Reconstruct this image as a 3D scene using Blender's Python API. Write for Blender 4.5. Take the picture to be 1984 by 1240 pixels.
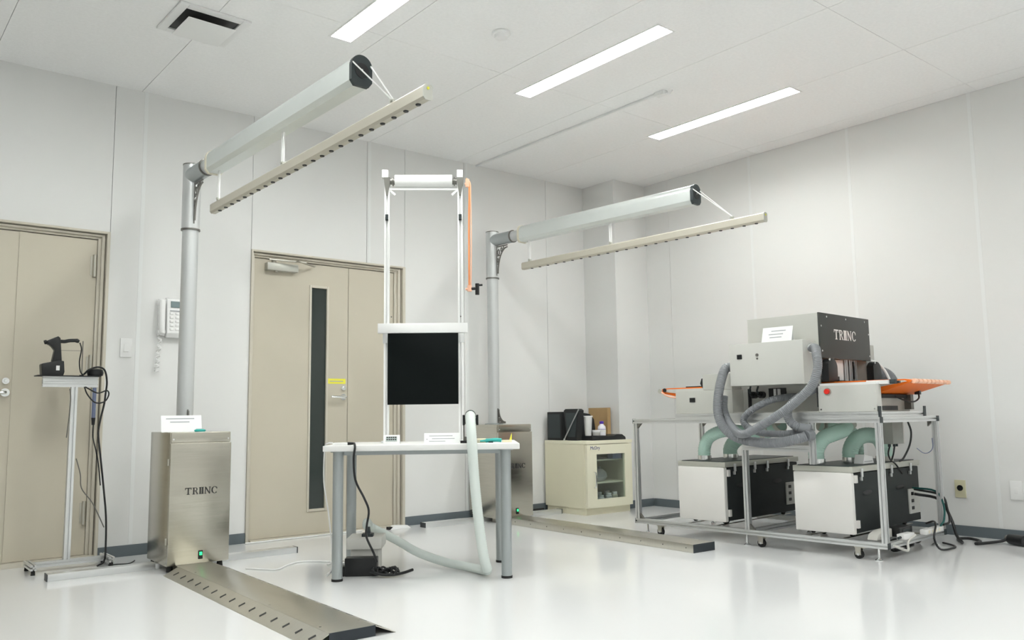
import bpy, bmesh, math, random
from mathutils import Vector, Matrix
random.seed(7)
for o in list(bpy.data.objects): bpy.data.objects.remove(o)
scn = bpy.context.scene
COL = scn.collection
PI = math.pi
def R(d): return math.radians(d)

# ------------------------------------------------------------------ camera
yaw, pitch, roll, FPX = R(50.713), R(6.512), R(-.7435), 1625.4
fw = Vector((math.cos(yaw)*math.cos(pitch), math.sin(yaw)*math.cos(pitch), math.sin(pitch)))
rt = Vector((math.sin(yaw), -math.cos(yaw), 0)); up = rt.cross(fw)
r2 = math.cos(roll)*rt + math.sin(roll)*up
u2 = -math.sin(roll)*rt + math.cos(roll)*up
cam = bpy.data.cameras.new('camera'); co = bpy.data.objects.new('camera', cam); COL.objects.link(co)
cam.sensor_width = 36; cam.lens = 36*FPX/1984; cam.clip_start = .05
M = Matrix((r2, u2, -fw)).transposed().to_4x4(); M.translation = Vector((-5.9306, -5.6407, .832))
co.matrix_world = M; scn.camera = co
# ------------------------------------------------------------------ world, exposure
w = bpy.data.worlds.new('world'); scn.world = w; w.use_nodes = True
w.node_tree.nodes['Background'].inputs[0].default_value = (.8, .85, .9, 1)
w.node_tree.nodes['Background'].inputs[1].default_value = .3
vs = scn.view_settings
vs.view_transform = 'Standard'; vs.look = 'None'; vs.gamma = 1; vs.exposure = 1.07; vs.use_curve_mapping = False
LAMP = 24.0

# ------------------------------------------------------------------ materials
MATS = {}
def mat(name, col, rough=.5, metal=0., spec=.5, noise=0., nscale=8., bump=0., bscale=60., stretch=None, emit=None, trans=0., ior=1.45, coat=0., rnoise=0.):
    m = bpy.data.materials.new(name); m.use_nodes = True
    nt = m.node_tree; b = nt.nodes['Principled BSDF']
    c = (*col, 1)
    b.inputs['Base Color'].default_value = c
    b.inputs['Roughness'].default_value = rough; b.inputs['Metallic'].default_value = metal
    b.inputs['Specular IOR Level'].default_value = spec; b.inputs['IOR'].default_value = ior
    b.inputs['Transmission Weight'].default_value = trans
    b.inputs['Coat Weight'].default_value = coat; b.inputs['Coat Roughness'].default_value = .08
    if emit:
        b.inputs['Emission Color'].default_value = (*emit[0], 1); b.inputs['Emission Strength'].default_value = emit[1]
    tc = nt.nodes.new('ShaderNodeTexCoord'); mp = nt.nodes.new('ShaderNodeMapping')
    nt.links.new(tc.outputs['Object'], mp.inputs['Vector'])
    if stretch: mp.inputs['Scale'].default_value = stretch
    n = nt.nodes.new('ShaderNodeTexNoise'); n.inputs['Scale'].default_value = nscale; n.inputs['Detail'].default_value = 4
    nt.links.new(mp.outputs[0], n.inputs['Vector'])
    k = max(noise, .015)
    ramp = nt.nodes.new('ShaderNodeMixRGB'); ramp.blend_type = 'MIX'
    ramp.inputs[1].default_value = (*[max(0, x*(1-k)) for x in col], 1); ramp.inputs[2].default_value = (*[min(1, x*(1+k)) for x in col], 1)
    nt.links.new(n.outputs['Fac'], ramp.inputs[0]); nt.links.new(ramp.outputs[0], b.inputs['Base Color'])
    if rnoise:
        mr = nt.nodes.new('ShaderNodeMapRange'); mr.inputs[3].default_value = max(0, rough-rnoise); mr.inputs[4].default_value = rough+rnoise
        nt.links.new(n.outputs['Fac'], mr.inputs[0]); nt.links.new(mr.outputs[0], b.inputs['Roughness'])
    if bump:
        n2 = nt.nodes.new('ShaderNodeTexNoise'); n2.inputs['Scale'].default_value = bscale
        nt.links.new(mp.outputs[0], n2.inputs['Vector'])
        bp = nt.nodes.new('ShaderNodeBump'); bp.inputs['Strength'].default_value = bump; bp.inputs['Distance'].default_value = .002
        nt.links.new(n2.outputs['Fac'], bp.inputs['Height']); nt.links.new(bp.outputs[0], b.inputs['Normal'])
    MATS[name] = m; return m
mat('wall', (.80, .80, .785), .62, spec=.3, noise=.012, nscale=1.5)
mat('joint', (.83, .84, .83), .5)
mat('gapdark', (.34, .35, .34), .8)
mat('ceiling', (.93, .93, .925), .9, spec=.2, noise=.05, nscale=55, bump=.3, bscale=140)
mat('floor', (.76, .765, .765), .12, noise=.02, nscale=.8, rnoise=.05, bump=.03, bscale=5)
mat('base', (.125, .15, .165), .5)
mat('door', (.58, .535, .435), .38, noise=.02, nscale=2)
mat('doorframe', (.62, .58, .49), .35)
mat('doordark', (.22, .21, .18), .5)
mat('glassdark', (.028, .038, .034), .08, spec=.6)
mat('steel', (.53, .505, .44), .22, metal=1., noise=.10, nscale=6, stretch=(1, 1, 14), rnoise=.06, bump=.05, bscale=160)
mat('steelflat', (.57, .55, .49), .30, metal=1., noise=.08, nscale=9, stretch=(14, 1, 1), rnoise=.05)
mat('chrome', (.85, .86, .86), .12, metal=1.)
mat('alu', (.74, .75, .75), .33, metal=.75, noise=.03)
mat('pole', (.60, .615, .615), .30, metal=.35, noise=.03)
mat('armpaint', (.70, .735, .72), .30, metal=.45, noise=.03)
mat('armdark', (.42, .45, .46), .35, metal=.6)
mat('bar', (.56, .53, .45), .4, metal=.35, noise=.04)
mat('black', (.012, .013, .014), .38)
mat('blackmat', (.016, .017, .018), .65)
mat('capblack', (.03, .04, .043), .45)
mat('endcap', (.025, .032, .04), .4)
mat('bracket', (.20, .195, .18), .4, metal=.8)
mat('white', (.86, .86, .85), .4)
mat('whitegloss', (.88, .88, .87), .25)
mat('paper', (.90, .91, .90), .7)
mat('print', (.42, .43, .45), .8)
mat('ink', (.03, .03, .03), .6)
mat('tabletop', (.86, .855, .84), .35, noise=.01)
mat('tableleg', (.40, .43, .435), .38, metal=.45)
mat('rubber', (.02, .02, .02), .7)
mat('screen', (.004, .006, .006), .35, spec=.12)
mat('roller', (.88, .885, .87), .3)
mat('orangehose', (.95, .36, .13), .35, trans=.2)
mat('coral', (.95, .55, .38), .45)
mat('clearhose', (.92, .985, .95), .22, trans=.3, ior=1.15)
mat('teal', (.70, .95, .85), .14, trans=.35, ior=1.12)
mat('tealplastic', (.03, .42, .38), .35)
mat('tealcable', (.01, .10, .09), .5)
mat('yellow', (.88, .83, .08), .5)
mat('paleyellow', (.90, .83, .60), .6)
mat('machine', (.54, .54, .50), .42, noise=.02)
mat('machinelight', (.60, .60, .565), .40, noise=.015)
mat('darkpanel', (.045, .048, .045), .42)
mat('greyhose', (.215, .225, .24), .42, noise=.05)
mat('orange', (.93, .19, .012), .45)
mat('red', (.75, .03, .02), .3)
mat('blower', (.024, .029, .029), .55, spec=.35, noise=.15)
mat('blowerwhite', (.84, .82, .79), .4)
mat('rim', (.52, .52, .47), .4, metal=.4)
mat('elbox', (.30, .31, .28), .45)
mat('cream', (.86, .82, .63), .42, noise=.02)
mat('creamlight', (.88, .85, .67), .42)
mat('cabinside', (.30, .29, .24), .6)
mat('cardboard', (.52, .35, .17), .8, noise=.06, nscale=20)
mat('bottle', (.88, .87, .92), .35)
mat('purple', (.10, .04, .45), .4)
mat('greyrod', (.42, .43, .43), .35, metal=.3)
mat('beige', (.74, .70, .58), .5)
mat('ivory', (.68, .65, .45), .45)
mat('lcd', (.20, .26, .27), .25)
mat('lcdgrey', (.45, .52, .50), .3)
mat('bluegrey', (.16, .19, .30), .4)
mat('greyplastic', (.64, .63, .59), .5)
mat('badge', (.05, .06, .20), .4)
mat('lamp', (.9, .9, .9), .5, emit=((.975, 1., .97), LAMP))
mat('led', (.02, .5, .15), .4, emit=((.03, 1., .22), 1.1))
mat('bluetape', (.55, .62, .72), .5)
# clear cabinet glass
g = bpy.data.materials.new('cabglass'); g.use_nodes = True
gn = g.node_tree; gn.nodes.clear()
go_, gm, gt, gg, gf = [gn.nodes.new('ShaderNode'+k) for k in ('OutputMaterial', 'MixShader', 'BsdfTransparent', 'BsdfGlossy', 'Fresnel')]
gt.inputs[0].default_value = (.86, .90, .89, 1); gg.inputs['Roughness'].default_value = .03
gm.inputs[0].default_value = .07; gn.nodes.remove(gf); gn.links.new(gt.outputs[0], gm.inputs[1]); gn.links.new(gg.outputs[0], gm.inputs[2]); gn.links.new(gm.outputs[0], go_.inputs[0])
MATS['cabglass'] = g

# ------------------------------------------------------------------ mesh helpers
def catmull(pts, sub):
    P = [Vector(p) for p in pts]
    if len(P) < 3 or sub <= 1: return P
    out = []
    for i in range(len(P)-1):
        p0 = P[i-1] if i else P[0]*2-P[1]
        p3 = P[i+2] if i+2 < len(P) else P[-1]*2-P[-2]
        p1, p2 = P[i], P[i+1]
        for k in range(sub):
            t = k/sub
            out.append(.5*((2*p1)+(p2-p0)*t+(2*p0-5*p1+4*p2-p3)*t*t+(3*p1-p0-3*p2+p3)*t**3))
    out.append(P[-1]); return out
class MB:
    def __init__(s): s.v = []; s.f = []
    def add(s, v, f):
        n = len(s.v); s.v += [tuple(x) for x in v]; s.f += [tuple(i+n for i in q) for q in f]; return s
    def box(s, x0, x1, y0, y1, z0, z1):
        v = [(x, y, z) for z in (z0, z1) for y in (y0, y1) for x in (x0, x1)]
        return s.add(v, [(0, 2, 3, 1), (4, 5, 7, 6), (0, 1, 5, 4), (2, 6, 7, 3), (0, 4, 6, 2), (1, 3, 7, 5)])
    def obox(s, c, ax, hs):
        a, b, d = [Vector(q).normalized()*h for q, h in zip(ax, hs)]; c = Vector(c)
        v = [c+i*a+j*b+k*d for k in (-1, 1) for j in (-1, 1) for i in (-1, 1)]
        return s.add(v, [(0, 2, 3, 1), (4, 5, 7, 6), (0, 1, 5, 4), (2, 6, 7, 3), (0, 4, 6, 2), (1, 3, 7, 5)])
    def ring(s, c, a, b, r, n): return [c+a*(r*math.cos(2*PI*i/n))+b*(r*math.sin(2*PI*i/n)) for i in range(n)]
    def cyl(s, p, q, r, r1=None, n=16):
        p, q = Vector(p), Vector(q); d = (q-p).normalized(); a = d.orthogonal().normalized(); b = d.cross(a)
        r1 = r if r1 is None else r1
        v = s.ring(p, a, b, r, n)+s.ring(q, a, b, r1, n)
        return s.add(v, [(i, (i+1) % n, n+(i+1) % n, n+i) for i in range(n)]+[tuple(range(n))[::-1], tuple(range(n, 2*n))])
    def tube(s, pts, r, n=8, sub=5, rib=None, samples=None):
        P = catmull(pts, sub)
        if rib:   # resample evenly, modulate radius
            Ls = [0]
            for i in range(1, len(P)): Ls.append(Ls[-1]+(P[i]-P[i-1]).length)
            N = max(4, int(Ls[-1]/rib[0])*2); Q = []; j = 0
            for k in range(N+1):
                t = Ls[-1]*k/N
                while j < len(P)-2 and Ls[j+1] < t: j += 1
                Q.append(P[j].lerp(P[j+1], (t-Ls[j])/max(1e-9, Ls[j+1]-Ls[j])))
            P = Q
        m = len(P); a = None; V = []
        for i in range(m):
            d = (P[min(i+1, m-1)]-P[max(i-1, 0)]).normalized()
            if a is None: a = d.orthogonal().normalized()
            a = (a-d*a.dot(d)).normalized(); bb = d.cross(a)
            rr = r+(rib[1]*(1 if i % 2 else -1) if rib else 0)
            V += s.ring(P[i], a, bb, rr, n)
        F = [(i*n+k, i*n+(k+1) % n, (i+1)*n+(k+1) % n, (i+1)*n+k) for i in range(m-1) for k in range(n)]
        F += [tuple(range(n))[::-1], tuple(range((m-1)*n, m*n))]
        return s.add(V, F)
    def prism(s, poly, axis, a0, a1):
        def P(u, v, a): return {'x': (a, u, v), 'y': (u, a, v), 'z': (u, v, a)}[axis]
        n = len(poly)
        v = [P(u, w_, a0) for u, w_ in poly]+[P(u, w_, a1) for u, w_ in poly]
        return s.add(v, [(i, (i+1) % n, n+(i+1) % n, n+i) for i in range(n)]+[tuple(range(n))[::-1], tuple(range(n, 2*n))])
    def lathe(s, prof, c=(0, 0, 0), n=20):
        V = []; c = Vector(c)
        for r, z in prof: V += [c+Vector((r*math.cos(2*PI*i/n), r*math.sin(2*PI*i/n), z)) for i in range(n)]
        m = len(prof)
        F = [(i*n+k, i*n+(k+1) % n, (i+1)*n+(k+1) % n, (i+1)*n+k) for i in range(m-1) for k in range(n)]
        F += [tuple(range(n))[::-1], tuple(range((m-1)*n, m*n))]
        return s.add(V, F)
    def prof(s, axis, a0, a1, c1, c2, t=.03):   # slotted aluminium extrusion
        h = t/2; g = t*.13; d = t*.36; pl = []
        for k in range(4):
            side = [(-h, -h), (-g, -h), (-g*1.0, -h+d), (g*1.0, -h+d), (g, -h)]
            c, s_ = round(math.cos(k*PI/2)), round(math.sin(k*PI/2))
            pl += [(x*c-y*s_+c1, x*s_+y*c+c2) for x, y in side]
        return s.prism(pl, axis, a0, a1)
    def xf(s, Mx):
        s.v = [tuple(Mx @ Vector(p)) for p in s.v]; return s
    def mesh(s, name, bevel=0, ang=35):
        bm = bmesh.new(); vs_ = [bm.verts.new(p) for p in s.v]
        for q in s.f:
            try: bm.faces.new([vs_[i] for i in q])
            except ValueError: pass
        bmesh.ops.recalc_face_normals(bm, faces=bm.faces[:])
        if bevel:
            ed = [e for e in bm.edges if len(e.link_faces) == 2 and e.calc_face_angle(0) > .6]
            bmesh.ops.bevel(bm, geom=ed, offset=bevel, segments=2, profile=.6, affect='EDGES', clamp_overlap=True)
        me = bpy.data.meshes.new(name); bm.to_mesh(me); bm.free()
        for p in me.polygons: p.use_smooth = True
        me.set_sharp_from_angle(angle=R(ang)); return me
    def build(s, name, m, parent=None, bevel=0, loc=None, rotz=0):
        me = s.mesh(name, bevel); me.materials.append(MATS[m])
        o = bpy.data.objects.new(name, me); COL.objects.link(o); o.parent = parent
        if loc: o.location = loc
        if rotz: o.rotation_euler = (0, 0, rotz)
        return o
def B(*a): return MB().box(*a)
def inst(src, parent, loc=None, rotz=None, name=None):
    o = src.copy(); COL.objects.link(o); o.parent = parent
    if name: o.name = name
    if loc is not None: o.location = loc
    if rotz is not None: o.rotation_euler = (0, 0, rotz)
    return o
def tag(o, label, cat, group=None):
    o['label'] = label; o['category'] = cat
    if group: o['group'] = group
    return o
def thing(name, label, cat, loc=(0, 0, 0), rot=0, group=None):
    o = bpy.data.objects.new(name, None); COL.objects.link(o); o.empty_display_size = .1
    o.location = loc; o.rotation_euler = (0, 0, R(rot)); return tag(o, label, cat, group)
def attach(o, p):
    M_ = Matrix.Translation(p.location) @ p.rotation_euler.to_matrix().to_4x4()
    o.parent = p; o.matrix_parent_inverse = M_.inverted(); return o
def struct(o): o['kind'] = 'structure'; return o
def sempty(name, loc=(0, 0, 0)):
    o = bpy.data.objects.new(name, None); COL.objects.link(o); o.location = loc; return struct(o)

def arcpoly(cx, cy, rx, ry, tx, ty, a0, a1, n=14):
    out = [(cx+rx*math.cos(R(a0+(a1-a0)*i/n)), cy+ry*math.sin(R(a0+(a1-a0)*i/n))) for i in range(n+1)]
    inn = [(cx+(rx-tx)*math.cos(R(a0+(a1-a0)*i/n)), cy+(ry-ty)*math.sin(R(a0+(a1-a0)*i/n))) for i in range(n+1)]
    return out, inn
def lettering(o, ud, vd, H, th=.0015):
    """serif capitals T R II N C, drawn as raised strokes; o = lower left corner"""
    mb = MB(); o = Vector(o); ud = Vector(ud).normalized(); vd = Vector(vd).normalized(); nd = ud.cross(vd)
    def poly(pl):
        n = len(pl); v = [o+ud*(x*H)+vd*(y*H)+nd*k for k in (0, th) for x, y in pl]
        mb.add(v, [(i, (i+1) % n, n+(i+1) % n, n+i) for i in range(n)]+[tuple(range(n))[::-1], tuple(range(n, 2*n))])
    def rect(a, b_, c, d): poly([(a, c), (b_, c), (b_, d), (a, d)])
    x = 0.
    rect(x, x+.92, .88, 1); rect(x, x+.08, .70, .88); rect(x+.84, x+.92, .70, .88); rect(x+.37, x+.55, .07, .88); rect(x+.24, x+.68, 0, .07)   # T
    x += 1.06
    rect(x+.10, x+.28, .07, .93); rect(x, x+.38, 0, .07); rect(x, x+.40, .93, 1)
    a, b_ = arcpoly(x+.40, .74, .32, .26, .15, .09, 90, -90)
    for i in range(len(a)-1): poly([a[i], a[i+1], b_[i+1], b_[i]])
    rect(x+.28, x+.40, .48, .56)
    poly([(x+.40, .50), (x+.56, .50), (x+.86, .0), (x+.66, .0)])
    x += .96
    for k in range(2): rect(x+.06+k*.33, x+.29+k*.33, .07, .93)
    rect(x, x+.68, 0, .07); rect(x, x+.68, .93, 1)
    x += .80
    rect(x+.08, x+.18, .07, 1); rect(x, x+.27, 0, .07); rect(x+.72, x+.82, 0, 1); rect(x+.62, x+.92, .93, 1)
    poly([(x, 1), (x+.22, 1), (x+.82, 0), (x+.68, 0)])
    x += 1.02
    a, b_ = arcpoly(x+.46, .5, .46, .52, .18, .08, 40, 320, 22)
    for i in range(len(a)-1): poly([a[i], a[i+1], b_[i+1], b_[i]])
    rect(x+.74, x+.82, .64, .90)
    return mb
def textmesh(s, size, o, ud, vd, th=.001):
    c = bpy.data.curves.new('t', 'FONT'); c.body = s; c.size = size; c.extrude = th
    ob = bpy.data.objects.new('t', c); COL.objects.link(ob)
    dg = bpy.context.evaluated_depsgraph_get(); me = ob.evaluated_get(dg).to_mesh()
    ud = Vector(ud).normalized(); vd = Vector(vd).normalized(); nd = ud.cross(vd); o = Vector(o)
    mb = MB(); mb.add([o+ud*v.co.x+vd*v.co.y+nd*v.co.z for v in me.vertices], [tuple(p.vertices) for p in me.polygons])
    bpy.data.objects.remove(ob); return mb

# ================================================================== SETTING
HC = 2.984
XL, YF = -8.6, -8.2      # far ends of the room behind the camera
struct(B(XL-.2, .2, YF-.2, .25, -.1, 0).build('floor', 'floor'))
RC = .034          # recess depth of the lamps
LIGHTS = [(-3.839, -3.707, -2.741, -1.489), (-2.464, -2.334, -2.722, -1.468), (-1.080, -.948, -2.663, -1.415), (-5.281, -5.149, -2.75, -1.50)]  # fourth one is out of view, added to brighten the left side
LIGHTS += [(x-.066, x+.066, -6.30, -5.05) for x in (-1.014, -2.40, -3.773, -5.215, -6.59)]  # unseen row near the camera, added to light the room
ceil = struct(B(XL-.2, .2, YF-.2, .25, HC+RC+.006, HC+.12).build('ceiling', 'gapdark'))
xs = [0.0, -.19, -1.04, -1.89, -2.74, -3.59, -4.435, -5.285, -6.13, -6.98, -7.83, XL]
ys = [.12, -1.67, -3.41, -5.15, -6.9, YF]
for i in range(len(xs)-1):
    for j in range(len(ys)-1):
        x0, x1, y0, y1 = xs[i+1]+.0015, xs[i]-.0015, ys[j+1]+.001, ys[j]-.001
        hit = [l for l in LIGHTS if l[0] < x1 and l[1] > x0 and l[2] < y1 and l[3] > y0]
        cx = sorted({x0, x1, *[q for l in hit for q in l[:2] if x0 < q < x1]}); cy = sorted({y0, y1, *[q for l in hit for q in l[2:] if y0 < q < y1]})
        mb = MB()
        for a, c in zip(cx[:-1], cx[1:]):
            for e, f in zip(cy[:-1], cy[1:]):
                mx, my = (a+c)/2, (e+f)/2
                if not any(l[0] < mx < l[1] and l[2] < my < l[3] for l in hit): mb.box(a, c, e, f, HC, HC+RC+.006)
        mb.build('ceiling_panel', 'ceiling', ceil)
# back wall with two door openings
D1 = (-6.0, -4.593); D2 = (-3.673, -2.414); DH = 2.018
wb = struct(B(XL-.2, .2, .13, .25, 0, HC+.018).build('wall_back', 'gapdark'))
seams = [XL, -7.4, -6.47, -5.54, -4.615, -3.686, -2.757, -1.83, -.90, .0]
def wallpanels(a, b_, z0, z1):
    cut = [a]+[s_ for s_ in seams if a+.03 < s_ < b_-.03]+[b_]
    for p, q in zip(cut[:-1], cut[1:]):
        B(p+.0015, q-.0015, 0, .13, z0, z1).build('wall_panel', 'wall', wb)
wallpanels(XL, D1[0], 0, HC); wallpanels(D1[1], D2[0], 0, HC); wallpanels(D2[1], 0, 0, HC)
wallpanels(D1[0], D1[1], DH, HC); wallpanels(D2[0], D2[1], DH, HC)
for x, z0 in ((-4.405, .07), (-2.735, DH), (-1.80, .07)):
    B(x-.012, x+.012, -.0015, 0, z0, HC).build('joint_strip', 'joint', wb)
# right wall
wr = struct(B(.13, .25, YF-.2, .25, 0, HC+.018).build('wall_right', 'gapdark'))
ycut = [.13, -.69, -1.577, -2.461, -3.348, -4.235, -5.12, -6.01, -6.9, YF]
for p, q in zip(ycut[:-1], ycut[1:]):
    B(0, .13, q+.001, p-.001, 0, HC).build('wall_panel', 'wall', wr)
for y in ycut[2:6]:
    B(-.0015, 0, y-.012, y+.012, .07, HC).build('joint_strip', 'joint', wr)
struct(B(XL-.2, XL, YF-.2, .25, 0, HC+.018).build('wall_left', 'wall'))
struct(B(XL-.2, .2, YF-.2, YF, 0, HC+.018).build('wall_front', 'wall'))
# corner column
CX, CY = -.428, -.408
struct(B(CX, -.0005, CY, -.0005, 0, HC-.0005).build('wall_column', 'wall'))
def basebd(name, *a): return struct(B(*a).build(name, 'base', bevel=.002))
bz = .068
basebd('baseboard_back_1', D1[1]+.002, D2[0]-.002, -.009, -.0005, 0, bz)
basebd('baseboard_back_2', D2[1]+.002, CX-.009, -.009, -.0005, 0, bz)
basebd('baseboard_column_1', CX-.009, CX-.0005, CY, -.009, 0, bz)
basebd('baseboard_column_2', CX-.009, -.009, CY-.009, CY-.0005, 0, bz)
basebd('baseboard_right', -.009, -.0005, YF, CY-.009, 0, bz)

# ---- doors
def framebits(root, x0, x1, wL, wR, th):
    # stepped steel frame
    for k, (dy, ins) in enumerate(((-.014, 0), (.012, .4), (.032, .7))):
        a = x0+wL*ins; c = x1-wR*ins; t = th*ins
        a2 = x0+wL*(ins+.3); c2 = x1-wR*(ins+.3); t2 = th*(ins+.3)
        mb = B(a, a2, dy, .125, 0, DH-t); mb.box(c2, c, dy, .125, 0, DH-t); mb.box(a2, c2, dy, .125, DH-t2, DH-t)
        mb.build('door_frame', 'doorframe', root, bevel=.002)
def lever(root, x, z, y, d):
    h = MB(); h.cyl((x, y, z), (x, y-.012, z), .024, n=20); h.cyl((x, y-.01, z), (x, y-.05, z), .009)
    h.tube([(x, y-.048, z), (x+d*.02, y-.052, z), (x+d*.07, y-.052, z), (x+d*.12, y-.05, z)], .010, n=10)
    hd = h.build('door_handle', 'chrome', root)
    k = MB(); k.cyl((x, y, z+.068), (x, y-.014, z+.068), .019, n=20); k.cyl((x, y-.013, z+.068), (x, y-.022, z+.068), .010, .008)
    k.build('door_lock', 'chrome', root)
d2 = sempty('door_2', (0, 0, 0))
framebits(d2, D2[0], D2[1], .040, .075, .045)
ly = .045
lf = MB()
lf.box(-3.632, -3.195, ly, ly+.04, .012, DH-.05); lf.box(-3.062, -2.889, ly, ly+.04, .012, DH-.05)
lf.box(-3.195, -3.062, ly, ly+.04, .012, .178); lf.box(-3.195, -3.062, ly, ly+.04, 1.798, DH-.05)
lf.build('door_leaf', 'door', d2)
B(-2.885, -2.492, ly, ly+.04, .012, DH-.05).build('door_leaf', 'door', d2)
wf = MB()
for a in ((-3.206, -3.190, .166, 1.810), (-3.067, -3.051, .166, 1.810)): wf.box(a[0], a[1], ly-.008, ly+.03, a[2], a[3])
wf.box(-3.190, -3.067, ly-.008, ly+.03, .166, .184); wf.box(-3.190, -3.067, ly-.008, ly+.03, 1.792, 1.810)
wfr = wf.build('window_frame', 'doorframe', d2, bevel=.002)
B(-3.190, -3.067, ly+.008, ly+.018, .184, 1.792).build('window_pane', 'glassdark', wfr)
lever(d2, -2.925, .988, ly, -1)
yl = B(-3.057, -2.905, ly-.002, ly, 1.086, 1.124).build('notice_strip', 'yellow', d2)
B(-3.035, -2.925, ly-.0028, ly-.002, 1.101, 1.108).build('printed_line', 'print', yl)
cl = MB(); cl.box(-3.555, -3.32, ly-.055, ly, 1.885, 1.94)
clo = cl.build('door_closer', 'rim', d2, bevel=.006)
a = MB(); a.obox((-3.42, ly-.085, 1.955), ((.26, -.05, -.006), (.05, .26, 0), (0, 0, 1)), (.13, .010, .004)); a.obox((-3.27, ly-.075, 1.950), ((.2, .10, -.01), (-.1, .2, 0), (0, 0, 1)), (.10, .009, .004))
a.cyl((-3.50, ly-.03, 1.94), (-3.50, ly-.03, 1.965), .016); a.cyl((-3.48, ly-.03, 1.875), (-3.48, ly-.03, 1.886), .014)
a.build('closer_arm', 'steelflat', clo)
B(-3.632, -2.492, .0, .12, 0, .010).build('threshold', 'doorframe', d2)
d1 = sempty('door_1', (0, 0, 0))
framebits(d1, D1[0], D1[1], .06, .06, .045)
B(D1[0]+.06, -5.064, ly, ly+.04, .03, DH-.05).build('door_leaf', 'door', d1)
B(-5.060, D1[1]-.062, ly, ly+.04, .03, DH-.05).build('door_leaf', 'door', d1)
B(-5.085, -5.040, ly-.006, ly-.0005, .03, DH-.05).build('meeting_strip', 'door', d1)
lever(d1, -5.117, 1.005, ly, -1)
for z in (1.80, 1.17, .28):
    h = MB(); h.cyl((-4.668, ly-.012, z-.07), (-4.668, ly-.012, z+.07), .012, n=12); h.box(-4.69, -4.668, ly-.004, ly, z-.06, z+.06)
    h.build('hinge', 'steelflat', d1)
B(D1[0], D1[1], -.004, .12, 0, .028).build('threshold', 'doorframe', d1)

# ---- ceiling fixtures
LG = 'slim recessed ceiling lights'
for (x0, x1, y0, y1) in LIGHTS:  # first three are seen, the rest are added fill lights
    t = thing('ceiling_light', 'long slim recessed ceiling light glowing white in the ceiling boards', 'light', ((x0+x1)/2, (y0+y1)/2, HC-.003), 0, LG)
    hx, hy = (x1-x0)/2-.0005, (y1-y0)/2-.0005; e = .008; wl = .003
    f = MB()
    for a in ((-hx-e, hx+e, -hy-e, -hy+wl), (-hx-e, hx+e, hy-wl, hy+e), (-hx-e, -hx+wl, -hy+wl, hy-wl), (hx-wl, hx+e, -hy+wl, hy-wl)): f.box(*a, 0, .0025)
    for a in ((-hx, hx, -hy, -hy+wl), (-hx, hx, hy-wl, hy), (-hx, -hx+wl, -hy+wl, hy-wl), (hx-wl, hx, -hy+wl, hy-wl)): f.box(*a, .0025, RC)
    f.build('lamp_frame', 'white', t); B(-hx+wl, hx-wl, -hy+wl, hy-wl, RC-.006, RC).build('diffuser', 'lamp', t)
v = thing('ceiling_vent', 'square white ceiling air diffuser with a dark slot around its plate', 'vent', (-4.448, -1.20, HC), 1.5)
m_ = MB()
for s_ in (-1, 1):
    m_.box(min(s_*.19, s_*.145), max(s_*.19, s_*.145), -.19, .19, -.014, -.0005); m_.box(-.145, .145, min(s_*.19, s_*.145), max(s_*.19, s_*.145), -.014, -.0005)
m_.build('outer_frame', 'white', v, bevel=.003)
B(-.145, .145, -.145, .145, -.004, -.0005).build('duct_opening', 'black', v)
pl = MB(); pl.box(-.128, .128, -.128, .128, -.050, -.044); pl.cyl((0, 0, -.045), (0, 0, -.004), .03)
pl.build('centre_plate', 'white', v, bevel=.003)
sd = thing('smoke_detector', 'round white smoke detector on the ceiling', 'detector', (-3.097, -2.113, HC))
MB().lathe([(.052, -.0005), (.054, -.012), (.050, -.018)][::-1], n=28).build('base_ring', 'white', sd)
MB().lathe([(.040, -.018), (.036, -.034), (.020, -.042), (.004, -.043)][::-1], n=28).build('sensor_dome', 'white', sd)
cd = thing('ceiling_conduit', 'thin white cable conduit running along the ceiling from the back wall', 'conduit', (-1.70, -1.07, HC))
B(-.008, .008, -.98, 1.06, -.016, -.0005).build('conduit', 'white', cd, bevel=.002)
cb = MB(); cb.box(-.022, .022, -1.05, -.975, -.028, -.0005); cb.tube([(.0, -1.04, -.02), (.012, -1.08, -.03), (.0, -1.11, -.02)], .005)
cb.build('junction_box', 'white', cd, bevel=.003)

# ================================================================== IONIZER ARM MACHINES
def card(name, label, w_, h, loc, rot, tilt=70, lines=((.2, .78, .72), (.12, .62, .5), (.2, .8, .28)), group=None):
    """stiff white paper card leaning back on an easel flap; width along local x, faces local -y"""
    t = thing(name, label, 'sign', loc, rot, group)
    c, s_ = math.cos(R(tilt)), math.sin(R(tilt))
    p = MB(); p.obox((0, c*h/2, s_*h/2+.0006), ((1, 0, 0), (0, c, s_), (0, -s_, c)), (w_/2, h/2, .0006)); p.build('face_sheet', 'paper', t)
    f = MB(); f.obox((0, c*h*.8+.016*h/.1, s_*h*.40), ((1, 0, 0), (0, -.32, 1), (0, 1, .32)), (w_*.46, h*.40, .0006)); f.build('easel_flap', 'paper', t)
    pr_ = MB()
    for a0, a1, fy in lines:
        yy = h*fy; ctr = Vector((((a0+a1)/2-.5)*w_, c*yy, s_*yy+.0006))+Vector((0, -s_, c))*(.0012)
        ctr = Vector((((a0+a1)/2-.5)*w_, c*yy, s_*yy+.0006))-Vector((0, s_, -c))*(.0010)
        pr_.obox(ctr, ((1, 0, 0), (0, c, s_), (0, -s_, c)), ((a1-a0)*w_/2, h*.030, .0003))
    pr_.build('printed_lines', 'print', t); return t

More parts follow.
